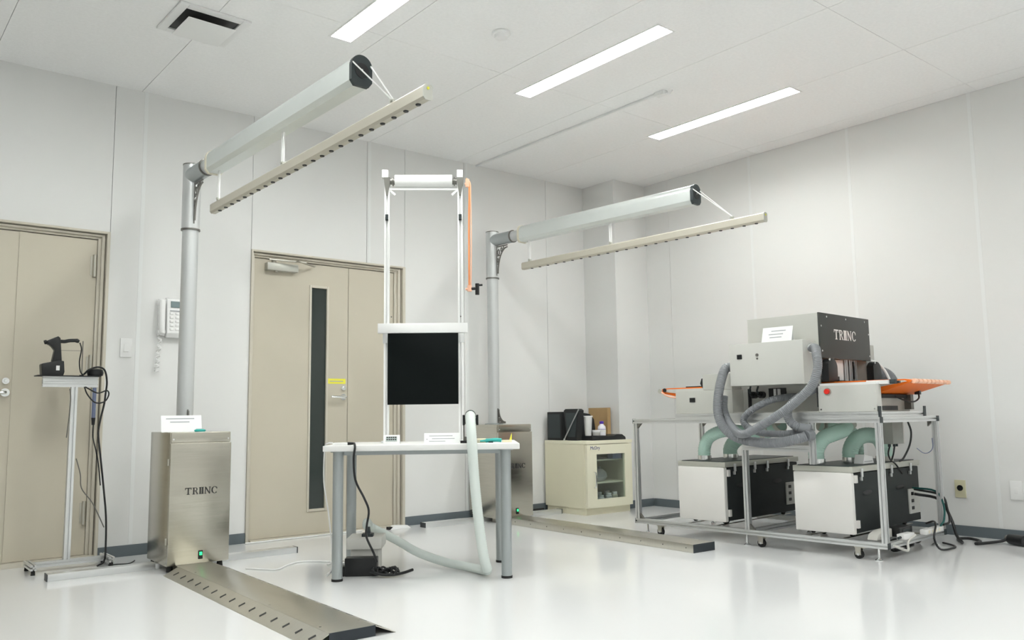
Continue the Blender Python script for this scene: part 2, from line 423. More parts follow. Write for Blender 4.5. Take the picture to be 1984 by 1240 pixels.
def ionizer(label, loc, rot, swivel, ramp, L=2.0, zt=2.377, za=2.306, zb0=2.035, zb1=2.062):
    t = thing('ionizer_arm', label, 'machine', (loc[0], loc[1], 0), rot, 'stainless ionizer arm machines')
    # cabinet : local x forward (towards arm end), local y sideways
    x0, x1, y0, y1, zc = -.15, .248, -.145, .190, .764
    cab = MB(); cab.box(x0, x1-.012, y0, y1, .035, zc); cabo = cab.build('cabinet', 'steel', t, bevel=.003)
    B(x1-.012, x1, y0+.004, y1-.002, .708, zc-.002).build('top_strip', 'steel', cabo, bevel=.001)
    do = B(x1-.010, x1+.008, y0-.001, y1+.001, .040, .704).build('cabinet_door', 'steel', cabo, bevel=.003)
    lettering((x1+.0082, -.062, .418), (0, 1, 0), (0, 0, 1), .038).build('lettering', 'ink', cabo)
    B(x1+.006, x1+.013, .020, .044, .062, .108).build('power_switch', 'black', cabo, bevel=.002)
    MB().box(x1+.0125, x1+.0155, .025, .039, .083, .101).build('switch_light', 'led', cabo)
    for z in (.60, .17):
        MB().cyl((x1-.008, y0-.006, z-.018), (x1-.008, y0-.006, z+.018), .006, n=10).build('door_hinge', 'steelflat', cabo)
    for y in (y0+.015, y1-.015):
        for z in (.725,):
            MB().cyl((x1-.001, y, z), (x1+.003, y, z), .005, n=8).build('screw', 'chrome', cabo)
    for (xx, yy) in ((x0+.03, y0+.03), (x0+.03, y1-.03), (x1-.05, y0+.03), (x1-.05, y1-.03)):
        MB().cyl((xx, yy, 0), (xx, yy, .036), .018, .014, n=12).build('foot', 'rubber', t)
    # cross rail on floor
    YR = .690 if ramp else .662
    rl = MB(); rl.box(-.012, .058, -.690, -.152, 0, .036); rl.box(-.012, .058, .197, YR, 0, .036); rl.box(-.012, .058, -.152, .197, 0, .032)
    rl.build('cross_rail', 'alu', t, bevel=.003)
    for y in (-.694, YR): B(-.014, .060, y, y+.004, 0, .037).build('rail_end_cap', 'endcap', t)
    # forward floor channel
    zb = .040 if ramp else .050; xe = 2.155
    B(.10, xe, -.100, .093, 0, zb).build('floor_channel', 'steelflat', t, bevel=.002)
    B(xe, xe+.004, -.100, .093, 0, zb).build('channel_end_cap', 'endcap', t)
    if ramp:
        for s_, ya, yb in ((-1, -.176, -.1005), (1, .181, .0935)):
            MB().prism([(ya, .0), (ya, .0018), (yb, zb-.001), (yb, zb-.004), (ya-s_*.004, .0)], 'x', .30, xe+.004).build('side_skirt', 'steelflat', t)
            ang = math.atan2(zb-.003, abs(yb-ya)); n_ = 15
            sl = None
            for k in range(n_):
                xx = .40+(xe-.46)*k/(n_-1); f = .5; yy = ya+(yb-ya)*f; zz = .0018+(zb-.0028)*f
                if sl is None:
                    sl = MB().obox((0, 0, 0), ((.35, 1, 0), (1, -.35, 0), (0, 0, 1)), (.015, .0075, .0006)).build('skirt_slot', 'black', t)
                    q = sl
                else: q = inst(sl, t)
                q.location = (xx, yy, zz+.0003); q.rotation_euler = (-s_*ang, 0, 0)
    else:
        sc = None
        for k in range(10):
            xx = .40+1.70*k/9
            if sc is None: sc = MB().cyl((0, -.1005, .026), (0, -.1035, .026), .004, n=8).build('channel_screw', 'bracket', t); q = sc
            else: q = inst(sc, t)
            q.location = (xx, 0, 0)
    for k in range(4):
        for y in (-.085, .078): MB().cyl((.55+.5*k, y, zb), (.55+.5*k, y, zb+.002), .005, n=8).build('top_screw', 'chrome', t)
    # pole
    zc1 = 1.98
    MB().cyl((0, 0, zc), (0, 0, zc1), .047, n=32).build('lower_pole', 'pole', t)
    MB().cyl((0, 0, zc1-.004), (0, 0, zt-.004), .053, n=32).build('upper_pole', 'pole', t)
    MB().cyl((0, 0, zc1-.012), (0, 0, zc1-.003), .056, n=32).build('pole_collar', 'bracket', t)
    MB().cyl((0, 0, zt-.006), (0, 0, zt), .0545, n=32).build('pole_cap', 'bracket', t)
    MB().lathe([(.075, zc), (.075, zc+.006), (.05, zc+.012)], n=28).build('base_flange', 'armdark', t)
    # openwork foot bracket and arm bracket (plane through arm direction)
    a_ = R(swivel); SW = Matrix.Rotation(a_, 4, 'Z')
    def openwork(ox, oz, sx, sz, W, H):
        mb = MB(); th = .004
        def bar(p, q, w_=.006):
            p = Vector((ox+sx*p[0]*W, 0, oz+sz*p[1]*H)); q = Vector((ox+sx*q[0]*W, 0, oz+sz*q[1]*H)); d = q-p
            mb.obox((p+q)/2, (d, (0, 1, 0), d.cross(Vector((0, 1, 0)))), (d.length/2+.002, th, w_/2))
        bar((0, 0), (1, 0), .009); bar((0, 0), (0, 1), .009)
        arc = [(1-math.sin(u)*.93-.0, 1-math.cos(u)*.93-.0) for u in [PI/2*k/8 for k in range(9)]]
        arc = [(.07+(1-x_)*0+x_*.93, y_*.93+.0) for x_, y_ in arc]
        for p, q in zip(arc[:-1], arc[1:]): bar(p, q, .008)
        for k in (2, 4, 6):
            bar((0, arc[k][1]), arc[k], .006) if k > 3 else bar((arc[k][0], 0), arc[k], .006)
        for (cx, cz, rr) in ((.20, .20, .10), (.12, .48, .07), (.48, .12, .07)):
            ps = [(cx+rr*math.cos(2*PI*k/10), cz+rr*math.sin(2*PI*k/10)) for k in range(11)]
            for p, q in zip(ps[:-1], ps[1:]): bar(p, q, .005)
        return mb
    openwork(.050, za-.060, 1, -1, .13, .24).xf(SW).build('arm_bracket', 'bracket', t)
    openwork(.047, zc+.012, 1, 1, .085, .115).xf(SW).build('foot_bracket', 'bracket', t)
    # arm
    MB().cyl((.02, 0, za), (.25, 0, za), .050, n=28).xf(SW).build('arm_elbow', 'armdark', t)
    MB().cyl((.245, 0, za), (.36, 0, za), .043, n=28).xf(SW).build('arm_neck', 'pole', t)
    MB().cyl((.243, 0, za), (.252, 0, za), .052, n=28).xf(SW).build('neck_ring', 'bracket', t)
    def dprof(s_):
        pts = [(.049*s_*math.cos(u), .020+.049*s_*math.sin(u)) for u in [PI*k/14 for k in range(15)]]
        return [(a, za+b_*1.0) for a, b_ in pts]+[(-.049*s_, za-.044*s_), (-.032*s_, za-.066*s_), (.032*s_, za-.066*s_), (.049*s_, za-.044*s_)]
    MB().prism(dprof(1), 'x', .358, L).xf(SW).build('arm_housing', 'armpaint', t)
    MB().prism(dprof(1.09), 'x', .345, .364).xf(SW).build('housing_ring', 'beige', t)
    MB().prism(dprof(1.03), 'x', L-.002, L+.018).xf(SW).build('housing_end_cap', 'capblack', t)
    MB().cyl((L+.018, 0, za+.004), (L+.021, 0, za+.004), .004, n=10).xf(SW).build('cap_screw', 'chrome', t)
    MB().cyl((L+.0175, 0, za+.0), (L+.0195, 0, za), .034, n=28).xf(SW).build('cap_disc', 'black', t)
    # nozzle bar
    b0, b1 = .36, L+.505
    def zbar(x): return zb0+(zb1-zb0)*(x-b0)/(b1-b0)
    pr_ = [(-.020, -.022), (-.012, -.032), (.012, -.032), (.020, -.022), (.020, .018), (.012, .026), (-.012, .026), (-.020, .018)]
    mb = MB(); n = 8
    vv = [(b0, y, zbar(b0)+z) for y, z in pr_]+[(b1, y, zbar(b1)+z) for y, z in pr_]
    mb.add(vv, [(i, (i+1) % n, n+(i+1) % n, n+i) for i in range(n)]+[tuple(range(n))[::-1], tuple(range(n, 2*n))])
    mb.xf(SW).build('nozzle_bar', 'bar', t)
    e = MB(); e.prism([(y*1.06, z*1.06+zbar(b1)) for y, z in pr_], 'x', b1, b1+.006); e.xf(SW).build('bar_end_cap', 'rim', t)
    MB().cyl((b1+.006, 0, zbar(b1)+.012), (b1+.008, 0, zbar(b1)+.012), .006, n=12).xf(SW).build('bar_end_mark', 'yellow', t)
    nz = None
    for k in range(24):
        xx = b0+.10+(b1-b0-.16)*k/23
        if nz is None:
            nz = MB().cyl((0, 0, -.036), (0, 0, -.028), .010, .013, n=10).build('nozzle', 'black', t); q = nz
        else: q = inst(nz, t)
        q.location = SW @ Vector((xx, 0, zbar(xx)))
    # hangers
    for xx in (.435, 1.26):
        mb = MB(); zbot = zbar(xx)+.024
        for s_ in (-1, 1):
            mb.box(xx-.003+.008*s_, xx+.003+.008*s_, -.004, .004, zbot+.012, za-.060)
        mb.xf(SW).build('hanger_strap', 'white', t)
        m2 = MB(); m2.cyl((xx, -.012, zbot+.016), (xx, .012, zbot+.016), .007, n=10); m2.box(xx-.012, xx+.012, -.007, .007, zbot, zbot+.018)
        m2.xf(SW).build('hanger_clip', 'rim', t)
    xx = 2.26; zbot = zbar(xx)+.024
    m2 = MB(); m2.cyl((xx, -.012, zbot+.016), (xx, .012, zbot+.016), .006, n=10); m2.box(xx-.012, xx+.012, -.006, .006, zbot, zbot+.02)
    m2.xf(SW).build('hanger_clip', 'rim', t)
    for s_ in (-1, 1):
        MB().tube([(L-.02, s_*.047, za+.035), (L+.015, s_*.044, za+.032), (xx, s_*.004, zbot+.022)], .0036, n=6, sub=1).xf(SW).build('tip_cord', 'white', t)
    return t
M1 = ionizer('ionizer arm on a stainless cabinet with a leaning white card on top, ramped floor channel', (-4.278, -.56), -91.4, 2.6, True)
M2 = ionizer('ionizer arm on a stainless cabinet behind the table end, beside the cream cabinet', (-1.667, -.18), -92.0, 7.4, False, L=1.985, zt=2.368, za=2.292, zb0=2.03, zb1=2.052)
card('table_card', 'white printed card leaning on top of the stainless cabinet', .215, .105, (-4.352, -.745, .7645), -12, 62, lines=((.12, .82, .80), (.22, .70, .60)))
tp = thing('desk_clip', 'small teal clip lying before the white card on the stainless cabinet', 'clip', (-4.262, -.782, .7645), -5)
tb = MB(); tb.lathe([(.004, 0), (.02, .001), (.024, .008), (.018, .014), (.006, .016)], n=16); tb.xf(Matrix.Diagonal((1.4, .6, 1, 1))); tb.build('clip_body', 'tealplastic', tp)
B(-.02, .02, -.004, .004, .0155, .018).build('clip_lever', 'clearhose', tp)

# ================================================================== WALL ITEMS
ph = thing('wall_phone', 'white push-button wall telephone behind the ionizer pole', 'telephone', (-4.16, -.0005, 1.365))
MB().prism([(0, 0), (-.045, 0), (-.065, .03), (-.045, .25), (-.02, .262), (0, .262)], 'x', -.085, .095).build('phone_body', 'whitegloss', ph, bevel=.006)
hs = MB(); hs.tube([(-.115, -.055, .03), (-.118, -.062, .06), (-.118, -.062, .13), (-.117, -.056, .20), (-.115, -.045, .235)], .019, n=12)
hs.cyl((-.115, -.055, .035), (-.115, -.02, .035), .024, .026); hs.cyl((-.115, -.045, .225), (-.115, -.012, .225), .024, .026); hs.box(-.13, -.085, -.022, -.0, .01, .25)
hs.build('handset', 'whitegloss', ph)
tl = math.atan2(.02, .22)
B(-.062, .085, -.056, -.048, .196, .236).build('display', 'lcd', ph)
key = None
for r_ in range(5):
    for c_ in range(4):
        p = (-.058+.036*c_, -.0575-.0018*(4-r_), .052+.026*r_)
        if key is None: key = B(-.011, .011, -.004, .004, -.007, .007).build('key', 'white', ph, bevel=.002); key.location = p
        else: inst(key, ph, p)
B(-.066, .086, -.0565, -.050, .170, .177).build('label_strip', 'print', ph)
cdp = []
for k in range(60):
    f = k/59; cdp.append((-.118-.015*math.sin(f*PI)+.012*math.cos(k*1.6)+.0*f, -.034+.012*math.sin(k*1.6), .02-.25*math.sin(f*PI)+.02*f))
MB().tube(cdp, .004, n=6, sub=2).build('coiled_cord', 'white', ph)
sw = thing('light_switch', 'white wall switch plate between the grey double door and the phone', 'switch', (-4.474, -.0005, 1.29))
B(-.035, .035, -.009, 0, -.06, .06).build('plate', 'white', sw, bevel=.003); B(-.014, .014, -.013, -.009, -.026, .026).build('rocker', 'whitegloss', sw, bevel=.002)
ou = thing('power_outlet', 'ivory wall plate with a round black socket near the cart', 'outlet', (-.0005, -3.112, .308))
B(-.008, 0, -.035, .035, -.058, .058).build('plate', 'ivory', ou, bevel=.002); MB().cyl((-.008, 0, .006), (-.012, 0, .006), .019, n=24).build('socket', 'black', ou)
wp = thing('wall_plate', 'white blank wall plate beside the ivory socket', 'wall plate', (-.0005, -3.455, .317))
B(-.008, 0, -.036, .036, -.06, .06).build('plate', 'white', wp, bevel=.003); B(-.010, -.008, -.012, .012, -.02, .02).build('insert', 'whitegloss', wp, bevel=.001)

# ================================================================== LEFT STAND
st = thing('profile_stand', 'narrow aluminium profile stand with crossbar top before the grey double door', 'stand', (-4.81, -.24, 0))
MB().prof('z', .055, 1.030, 0, 0, .034).build('post', 'alu', st)
hb = MB(); hb.prof('x', -.165, .125, -.0, 1.045, .03); hb.build('crossbar', 'alu', st)
hb = MB(); hb.prof('x', -.165, .125, .0, 1.0755, .03); hb.build('crossbar', 'alu', st)
B(-.20, .13, -.055, .055, 1.0908, 1.0955).build('top_plate', 'blackmat', st)
MB().prof('x', -.165, .20, 0, .040, .03).build('foot_bar', 'alu', st)
for x in (-.181, .216):
    MB().prof('y', -.11, .11, x, .040, .03).build('cross_foot', 'alu', st)
    for y in (-.095, .095): MB().cyl((x, y, 0), (x, y, .026), .012, .010, n=10).build('foot_pad', 'rubber', st)
sg = thing('static_gauge', 'black handheld gauge standing in its black charging cradle on the profile stand', 'gauge', (-4.93, -.24, 1.096))
MB().prism([(-.055, 0), (.055, 0), (.06, .02), (.055, .082), (.03, .086), (-.055, .066), (-.060, .06)], 'y', -.035, .035).build('cradle', 'black', sg, bevel=.004)
bd = MB(); bd.prism([(-.005, .080), (.046, .082), (.034, .215), (.022, .226), (-.030, .200), (-.034, .180), (-.018, .172), (-.010, .165), (.006, .145)], 'y', -.022, .022)
bdo = bd.build('gauge_body', 'black', sg, bevel=.004)
MB().cyl((-.033, 0, .192), (-.045, 0, .188), .012, n=14).build('lens_tube', 'blackmat', bdo)
bh = MB(); bh.tube([(.035, 0, .198), (.06, 0, .198), (.085, 0, .204), (.125, 0, .207)], .0105, n=10); bh.cyl((.122, 0, .206), (.135, 0, .200), .013, .009); bh.build('side_grip', 'black', bdo)
B(.015, .033, -.0365, -.0352, .028, .055).build('label_sticker', 'white', sg)
rd = thing('antenna_rod', 'thin dark rod standing upright on the profile stand top plate', 'rod', (-4.772, -.235, 1.096))
MB().cyl((0, 0, .004), (0, 0, .205), .0028, n=8).build('rod', 'bracket', rd); MB().cyl((0, 0, 0), (0, 0, .006), .012).build('rod_base', 'black', rd)
MB().cyl((0, 0, .148), (-.115, 0, .146), .0012, n=6).build('cross_wire', 'bracket', rd)
ab = thing('power_adapter', 'black oval adapter at the right end of the profile stand top', 'adapter', (-4.70, -.24, 1.096))
MB().lathe([(.02, 0), (.05, .002), (.056, .02), (.05, .038), (.02, .044), (.004, .045)], n=24).xf(Matrix.Diagonal((.82, .7, 1, 1))).build('adapter_body', 'black', ab)
tag(MB().tube([(-4.79, -.24, 1.29), (-4.782, -.25, 1.25), (-4.79, -.25, 1.18), (-4.782, -.25, 1.12), (-4.765, -.25, 1.101)], .0035).build('gauge_cord', 'black'), 'black cord dropping from the gauge grip to the stand plate', 'cord')
tag(MB().tube([(-4.765, -.262, 1.105), (-4.745, -.285, 1.13), (-4.70, -.29, 1.147), (-4.66, -.285, 1.13), (-4.645, -.285, 1.06), (-4.65, -.285, .99), (-4.655, -.285, .93), (-4.672, -.285, .84), (-4.68, -.285, .76), (-4.665, -.285, .64), (-4.64, -.285, .45), (-4.62, -.285, .28), (-4.615, -.285, .12), (-4.62, -.285, .03), (-4.66, -.30, .006)], .0055).build('long_cord', 'black'), 'long black cord hanging from stand top down to the floor rail', 'cord')
tag(MB().tube([(-4.768, -.30, 1.03), (-4.752, -.31, .985), (-4.71, -.31, .94), (-4.66, -.31, .945), (-4.638, -.31, .985), (-4.65, -.31, 1.01), (-4.70, -.31, .995), (-4.765, -.305, 1.03)], .004).build('cord_loop', 'black'), 'loop of black cord hanging below the stand crossbar', 'cord')
attach(MB().tube([(-4.838, -.27, 1.02), (-4.832, -.275, .96), (-4.836, -.275, .86), (-4.845, -.275, .74)], .003).build('thin_cord', 'bracket'), st)
attach(MB().tube([(-4.788, -.27, .62), (-4.765, -.28, .53), (-4.755, -.28, .45), (-4.70, -.285, .37), (-4.66, -.285, .29), (-4.63, -.292, .22)], .003).build('thin_cord', 'bracket'), st)
hg = thing('hanging_probe', 'blue-grey tubular probe hanging under the stand crossbar end', 'probe', (-4.70, -.24, .80))
MB().cyl((0, 0, .05), (0, 0, .228), .011, n=14).build('probe_tube', 'bluegrey', hg); MB().cyl((0, 0, .01), (0, 0, .052), .008, .012, n=14).build('probe_tip', 'black', hg)
tag(MB().tube([(-4.70, -.245, .812), (-4.70, -.25, .74), (-4.685, -.27, .66), (-4.67, -.275, .58), (-4.655, -.275, .46)], .0035).build('probe_cord', 'black'), 'black cord trailing from the blue-grey hanging probe', 'cord')
tag(MB().tube([(-4.60, -.30, .005), (-4.56, -.31, .005), (-4.50, -.33, .005), (-4.46, -.28, .005), (-4.44, -.24, .005)], .003).build('floor_cord', 'blackmat'), 'thin black cord on the floor before the grey baseboard', 'cord')

# ================================================================== WHITE TABLE
TT = (-3.834, -1.632); TA = -36.9
tm = Matrix.Translation((TT[0], TT[1], 0)) @ Matrix.Rotation(R(TA), 4, 'Z')
def TW(x, y, z): return tuple(tm @ Vector((x, y, z)))
zt = .690
tbl = thing('white_table', 'small white table with round grey metal legs', 'table', (TT[0], TT[1], 0), TA)
B(-.070, .945, -.065, .545, zt-.030, zt).build('tabletop', 'tabletop', tbl, bevel=.004)
for x, y in ((0, 0), (.873, 0), (0, .475), (.855, .475)):
    lg = MB().cyl((x, y, .012), (x, y, zt-.0305), .0275, n=24).build('leg', 'tableleg', tbl)
    MB().cyl((x, y, 0), (x, y, .0125), .029, n=24).build('leg_foot', 'rubber', lg)
    MB().cyl((x, y, zt-.036), (x, y, zt-.0303), .040, n=24).build('leg_plate', 'tableleg', lg)
fr = MB(); fr.box(.03, .84, -.012, .012, zt-.052, zt-.0303); fr.box(.03, .83, .463, .487, zt-.052, zt-.0303)
fr.build('apron_rail', 'tableleg', tbl)

# test frame on table
fy = .32
fs = thing('test_frame', 'tall white gantry frame with a black panel standing on the white table', 'frame', (*TW(0, fy, 0)[:2], zt), TA)
z_ = lambda z: z-zt
PX = (.214, .636)
for i, x in enumerate(PX):
    s_ = -1 if i == 0 else 1
    up_ = MB(); up_.prof('z', .012, z_(2.19), x, 0, .030)
    u_o = up_.build('upright', 'whitegloss', fs)
    B(x-.022+.0, x+.022, -.06, .06, 0, .012).build('foot_plate', 'alu', fs)
    B(x-.018-.012*(1 if i == 0 else -.0), x+.018-.012*(1 if i == 0 else 0), -.018, .018, z_(2.215), z_(2.262)).build('top_block', 'white', fs, bevel=.003)
    g_ = MB(); g_.prism([(x-.018, z_(2.215)), (x+.018, z_(2.215)), (x+.016, z_(2.17)), (x+.004, z_(2.11)), (x-.004, z_(2.11)), (x-.014, z_(2.17))], 'y', -.022, .004)
    g_.build('gusset', 'bracket', fs)
    h_ = MB(); h_.cyl((x-s_*.018, 0, z_(2.195)), (x-s_*.050, 0, z_(2.195)), .018, n=16); h_.cyl((x-s_*.03, 0, z_(2.195)), (x-s_*.036, 0, z_(2.195)), .026, n=16); h_.cyl((x-s_*.046, 0, z_(2.195)), (x-s_*.058, 0, z_(2.195)), .030, n=20)
    h_.build('roller_bearing', 'bracket', fs)
    k_ = MB(); k_.obox((x-s_*.025, 0, z_(2.135)), ((s_*1, 0, .9), (0, 1, 0), (-.9, 0, s_*1)), (.030, .006, .006)); k_.build('corner_brace', 'white', fs)
    b_ = MB(); b_.box(x-.008, x+.008, -.024, -.014, z_(1.96), z_(1.995)); b_.cyl((x, -.024, z_(1.972)), (x, -.034, z_(1.972)), .008, n=12)
    b_.build('clamp_knob', 'capblack', fs)
    MB().cyl((x-s_*.014+.014, -.015, z_(1.40)), (x-s_*.014+.014, -.018, z_(1.40)), .004, n=8).build('screw', 'bracket', fs)
    B(x-.020, x+.020, -.020, .020, z_(1.25), z_(1.31)).build('panel_clamp', 'alu', fs, bevel=.003)
MB().cyl((PX[0]+.045, 0, z_(2.198)), (PX[1]-.045, 0, z_(2.198)), .036, n=32).build('roller', 'roller', fs)
B(PX[0], PX[1], -.008, .008, z_(2.143), z_(2.153)).build('lower_tie_bar', 'whitegloss', fs)
B(.166, .676, -.032, .0, z_(1.306), z_(1.362)).build('cross_beam', 'white', fs, bevel=.004)
pn = B(.222, .621, -.026, -.014, z_(.902), z_(1.305)).build('black_panel', 'screen', fs, bevel=.002)
pn['label'] = 'glossy black square panel hanging in the frame'
# orange air line with valve
oh = thing('air_line', 'orange air tube hanging from the frame top with a black valve', 'air hose', TW(.684, fy-.01, zt+.86), TA)
MB().tube([(-.012, 0, .66), (.0, 0, .645), (.006, 0, .60), (.003, 0, .40), (.002, 0, .2), (.002, 0, .02)], .0055).build('tube', 'orangehose', oh)
MB().tube([(-.006, 0, .655), (.012, 0, .63), (.014, 0, .55), (.016, 0, .3), (.012, 0, .05), (.008, 0, .02)], .0035).build('thin_tube', 'coral', oh)
fb = MB(); fb.cyl((-.004, 0, .61), (-.004, 0, .655), .012); fb.cyl((-.02, 0, .628), (.0, 0, .628), .008); fb.build('top_fitting', 'coral', oh)
lb = MB(); lb.cyl((.004, 0, -.005), (.004, 0, .03), .013); lb.cyl((-.02, 0, .008), (.004, 0, .008), .007); lb.build('lower_fitting', 'coral', oh)
vl = MB(); vl.cyl((.012, 0, .010), (.05, 0, .012), .009); vl.cyl((.048, 0, -.025), (.048, 0, .04), .012); vl.cyl((.048, 0, .03), (.078, 0, .032), .006); vl.build('valve', 'black', oh)

# things on the table
tw = lambda x, y: TW(x, y, zt)
ck = thing('digital_thermometer', 'small white digital thermometer with grey display on the white table', 'thermometer', tw(.265, .12), TA)
MB().prism([(-.028, 0), (.022, 0), (.008, .046), (-.008, .048)], 'x', -.044, .044).build('case', 'whitegloss', ck, bevel=.003)
dm = MB(); n0 = Vector((0, -.92, .4)); dm.obox((0, -.0185, .027), ((1, 0, 0), (0, .39, .92), (0, -.92, .39)), (.030, .0135, .001)); dmo = dm.build('display', 'lcdgrey', ck)
dg = MB()
for r_, zz in ((0, .008), (1, -.004)):
    for k in range(5):
        ctr = Vector((-.022+.011*k, -.0185, .027))+Vector((0, .39, .92))*zz+Vector((0, -.92, .39))*.0012
        dg.obox(ctr, ((1, 0, 0), (0, .39, .92), (0, -.92, .39)), (.0042, .0036, .0003))
dg.build('display_digits', 'ink', ck)
card('table_card', 'low white printed card standing on the white table before the frame', .19, .058, tw(.535, .09), TA, 68, lines=((.14, .80, .72), (.06, .10, .4), (.22, .86, .45), (.14, .6, .2)))
sb = thing('plug_adapter', 'white flat cable adapter with black plug on the table corner', 'adapter', tw(.02, .0), TA)
B(-.045, .03, -.03, .03, 0, .014).build('adapter_case', 'whitegloss', sb, bevel=.003)
MB().cyl((.03, -.01, .009), (.068, -.022, .009), .008, .006).build('black_plug', 'black', sb)
attach(MB().tube([TW(.085, -.03, zt+.008), TW(.092, -.06, zt+.008), TW(.097, -.078, zt-.01), TW(.092, -.085, .62), TW(.102, -.088, .517), TW(.147, -.09, .426), TW(.171, -.09, .362), TW(.159, -.07, .285), TW(.150, -.01, .22), TW(.185, .0, .14), TW(.20, .02, .09)], .0058).build('black_cord', 'black'), sb)
attach(MB().tube([TW(-.03, .0, zt+.012), TW(-.06, .03, zt+.010), TW(-.080, .05, zt-.02), TW(-.082, .05, .5), TW(-.06, .06, .35), TW(-.045, .07, .2), TW(-.04, .08, .06), TW(-.07, .10, .006)], .004).build('white_cord', 'white'), sb)
cl_ = thing('nozzle_clamp', 'black clamp holding the white hose end above the table edge', 'clamp', tw(.69, .05), TA)
cm = MB(); cm.box(-.042, -.030, -.012, .012, .095, .150); cm.box(.030, .042, -.012, .012, .095, .150); cm.box(-.042, .042, .012, .020, .10, .145); cm.build('clamp_jaws', 'black', cl_, bevel=.002)
MB().cyl((-.036, .016, .012), (-.036, .016, .105), .004).build('clamp_rod', 'bracket', cl_); B(-.055, -.02, .0, .032, 0, .014).build('clamp_base', 'black', cl_, bevel=.002)
MB().cyl((-.026, .02, .014), (-.026, .02, .034), .007).build('clamp_screw', 'bracket', cl_)
hz = thing('clear_hose', 'pale green clear hose from the clamp down to the floor and grey box', 'hose', tw(.69, 0), TA)
O = Vector((.69, 0, zt))
def hp(*ps): return [tuple(Vector(p)-O) for p in ps]
MB().tube(hp((.690, .055, .832), (.690, .025, .838), (.690, -.03, .828), (.692, -.075, .79), (.697, -.098, .717), (.704, -.102, .586), (.716, -.09, .429), (.735, -.075, .247), (.755, -.05, .11), (.772, -.02, .045)), .0265, n=14, rib=(.012, .0008)).build('hanging_hose', 'clearhose', hz)
MB().tube(hp((.772, -.02, .042), (.745, .09, .026), (.664, .19, .027), (.535, .30, .037), (.389, .36, .080), (.27, .43, .135), (.18, .455, .178), (.115, .455, .212), (.10, .40, .245), (.105, .34, .232)), .0235, n=14, rib=(.012, .0008)).build('floor_hose', 'clearhose', hz)
cu = MB(); cu.cyl(hp((.69, .062, .828))[0], hp((.69, .04, .836))[0], .029, n=20); cu.cyl(hp((.69, .06, .828))[0], hp((.69, .09, .82))[0], .022, n=20); cu.build('hose_cuff', 'whitegloss', hz)
MB().cyl(hp((.69, .004, .838))[0], hp((.69, -.008, .835))[0], .0285, n=20).build('hose_band', 'capblack', hz)
tr_ = thing('eraser_block', 'flat cream block lying on the table beside the hose', 'block', tw(.745, .12), TA)
B(-.028, .028, -.02, .02, 0, .022).build('block', 'paleyellow', tr_, bevel=.003); B(-.029, .029, -.021, .021, .006, .014).build('block_band', 'beige', tr_)
tc_ = thing('teal_tool', 'teal handled tool lying on the right end of the table', 'tool', tw(.815, .10), TA)
MB().tube([(-.045, 0, .011), (-.02, 0, .012), (.01, .004, .014), (.04, .006, .012)], .0105, n=10).build('handle', 'tealplastic', tc_); MB().cyl((-.045, 0, .011), (-.075, -.004, .009), .006, .004).build('tip', 'tealplastic', tc_)
B(-.03, -.005, -.018, .018, .0, .006).build('guard', 'capblack', tc_)
yy_ = thing('note_pad', 'pale yellow pad with an upright yellow tab at the table corner', 'pad', tw(.89, .12), TA)
B(-.03, .022, -.018, .018, 0, .012).build('pad', 'paleyellow', yy_, bevel=.002); MB().prism([(.008, .012), (.022, .012), (.022, .05)], 'y', -.001, .001).build('tab', 'yellow', yy_)
# under the table
gb = thing('vacuum_box', 'grey-white box with flat lid under the table', 'box', TW(.10, .30, 0), TA)
B(-.065, .085, -.08, .09, 0, .125).build('box_body', 'greyplastic', gb, bevel=.004); B(-.085, .105, -.10, .11, .125, .185).build('box_lid', 'greyplastic', gb, bevel=.006)
dk = MB(); dk.box(-.01, .05, -.05, .01, .185, .20); dk.cyl((.02, -.02, .2), (.02, -.02, .235), .016, .012); dk.build('plug', 'capblack', gb)
bb = thing('power_brick', 'black power brick standing before the grey box on the floor', 'power supply', TW(.105, .145, 0), TA)
B(-.085, .085, -.035, .04, .0, .095).build('brick', 'black', bb, bevel=.006); B(-.11, -.086, -.03, .03, 0, .05).build('plug_block', 'black', bb, bevel=.004)
tg = []
for k in range(46):
    a_ = k*.62; tg.append(TW(.235+.055*math.cos(a_)+.02*math.sin(a_*.37), .10+.035*math.sin(a_*1.3), .018+.016*math.sin(k*1.7)+.012))
attach(MB().tube(tg, .0052, n=6, sub=4).build('tangled_cord', 'black'), bb)
tag(MB().tube([TW(.16, .08, .03), TW(.22, .05, .02), TW(.28, .07, .014), TW(.33, .12, .014), TW(.375, .16, .022)], .008).build('thick_cord', 'black'), 'thick black cable end reaching out from the tangled bundle', 'cable')
tag(MB().tube([(-4.05, -.97, .005), (-3.98, -1.08, .005), (-3.93, -1.12, .005), (-3.82, -1.02, .005), (-3.72, -.98, .005), (-3.60, -1.10, .005), (-3.62, -1.25, .005), (-3.72, -1.36, .005), (-3.80, -1.45, .005)], .0042).build('floor_cord', 'white'), 'white cord snaking over the floor from the ramped channel to the table leg', 'cord')
tag(MB().tube([(-3.66, -1.18, .005), (-3.58, -1.12, .005), (-3.50, -1.13, .005), (-3.52, -1.2, .005), (-3.62, -1.22, .005), (-3.70, -1.30, .005)], .004).build('floor_cord', 'white'), 'small white cord loop on the floor behind the front table leg', 'cord')
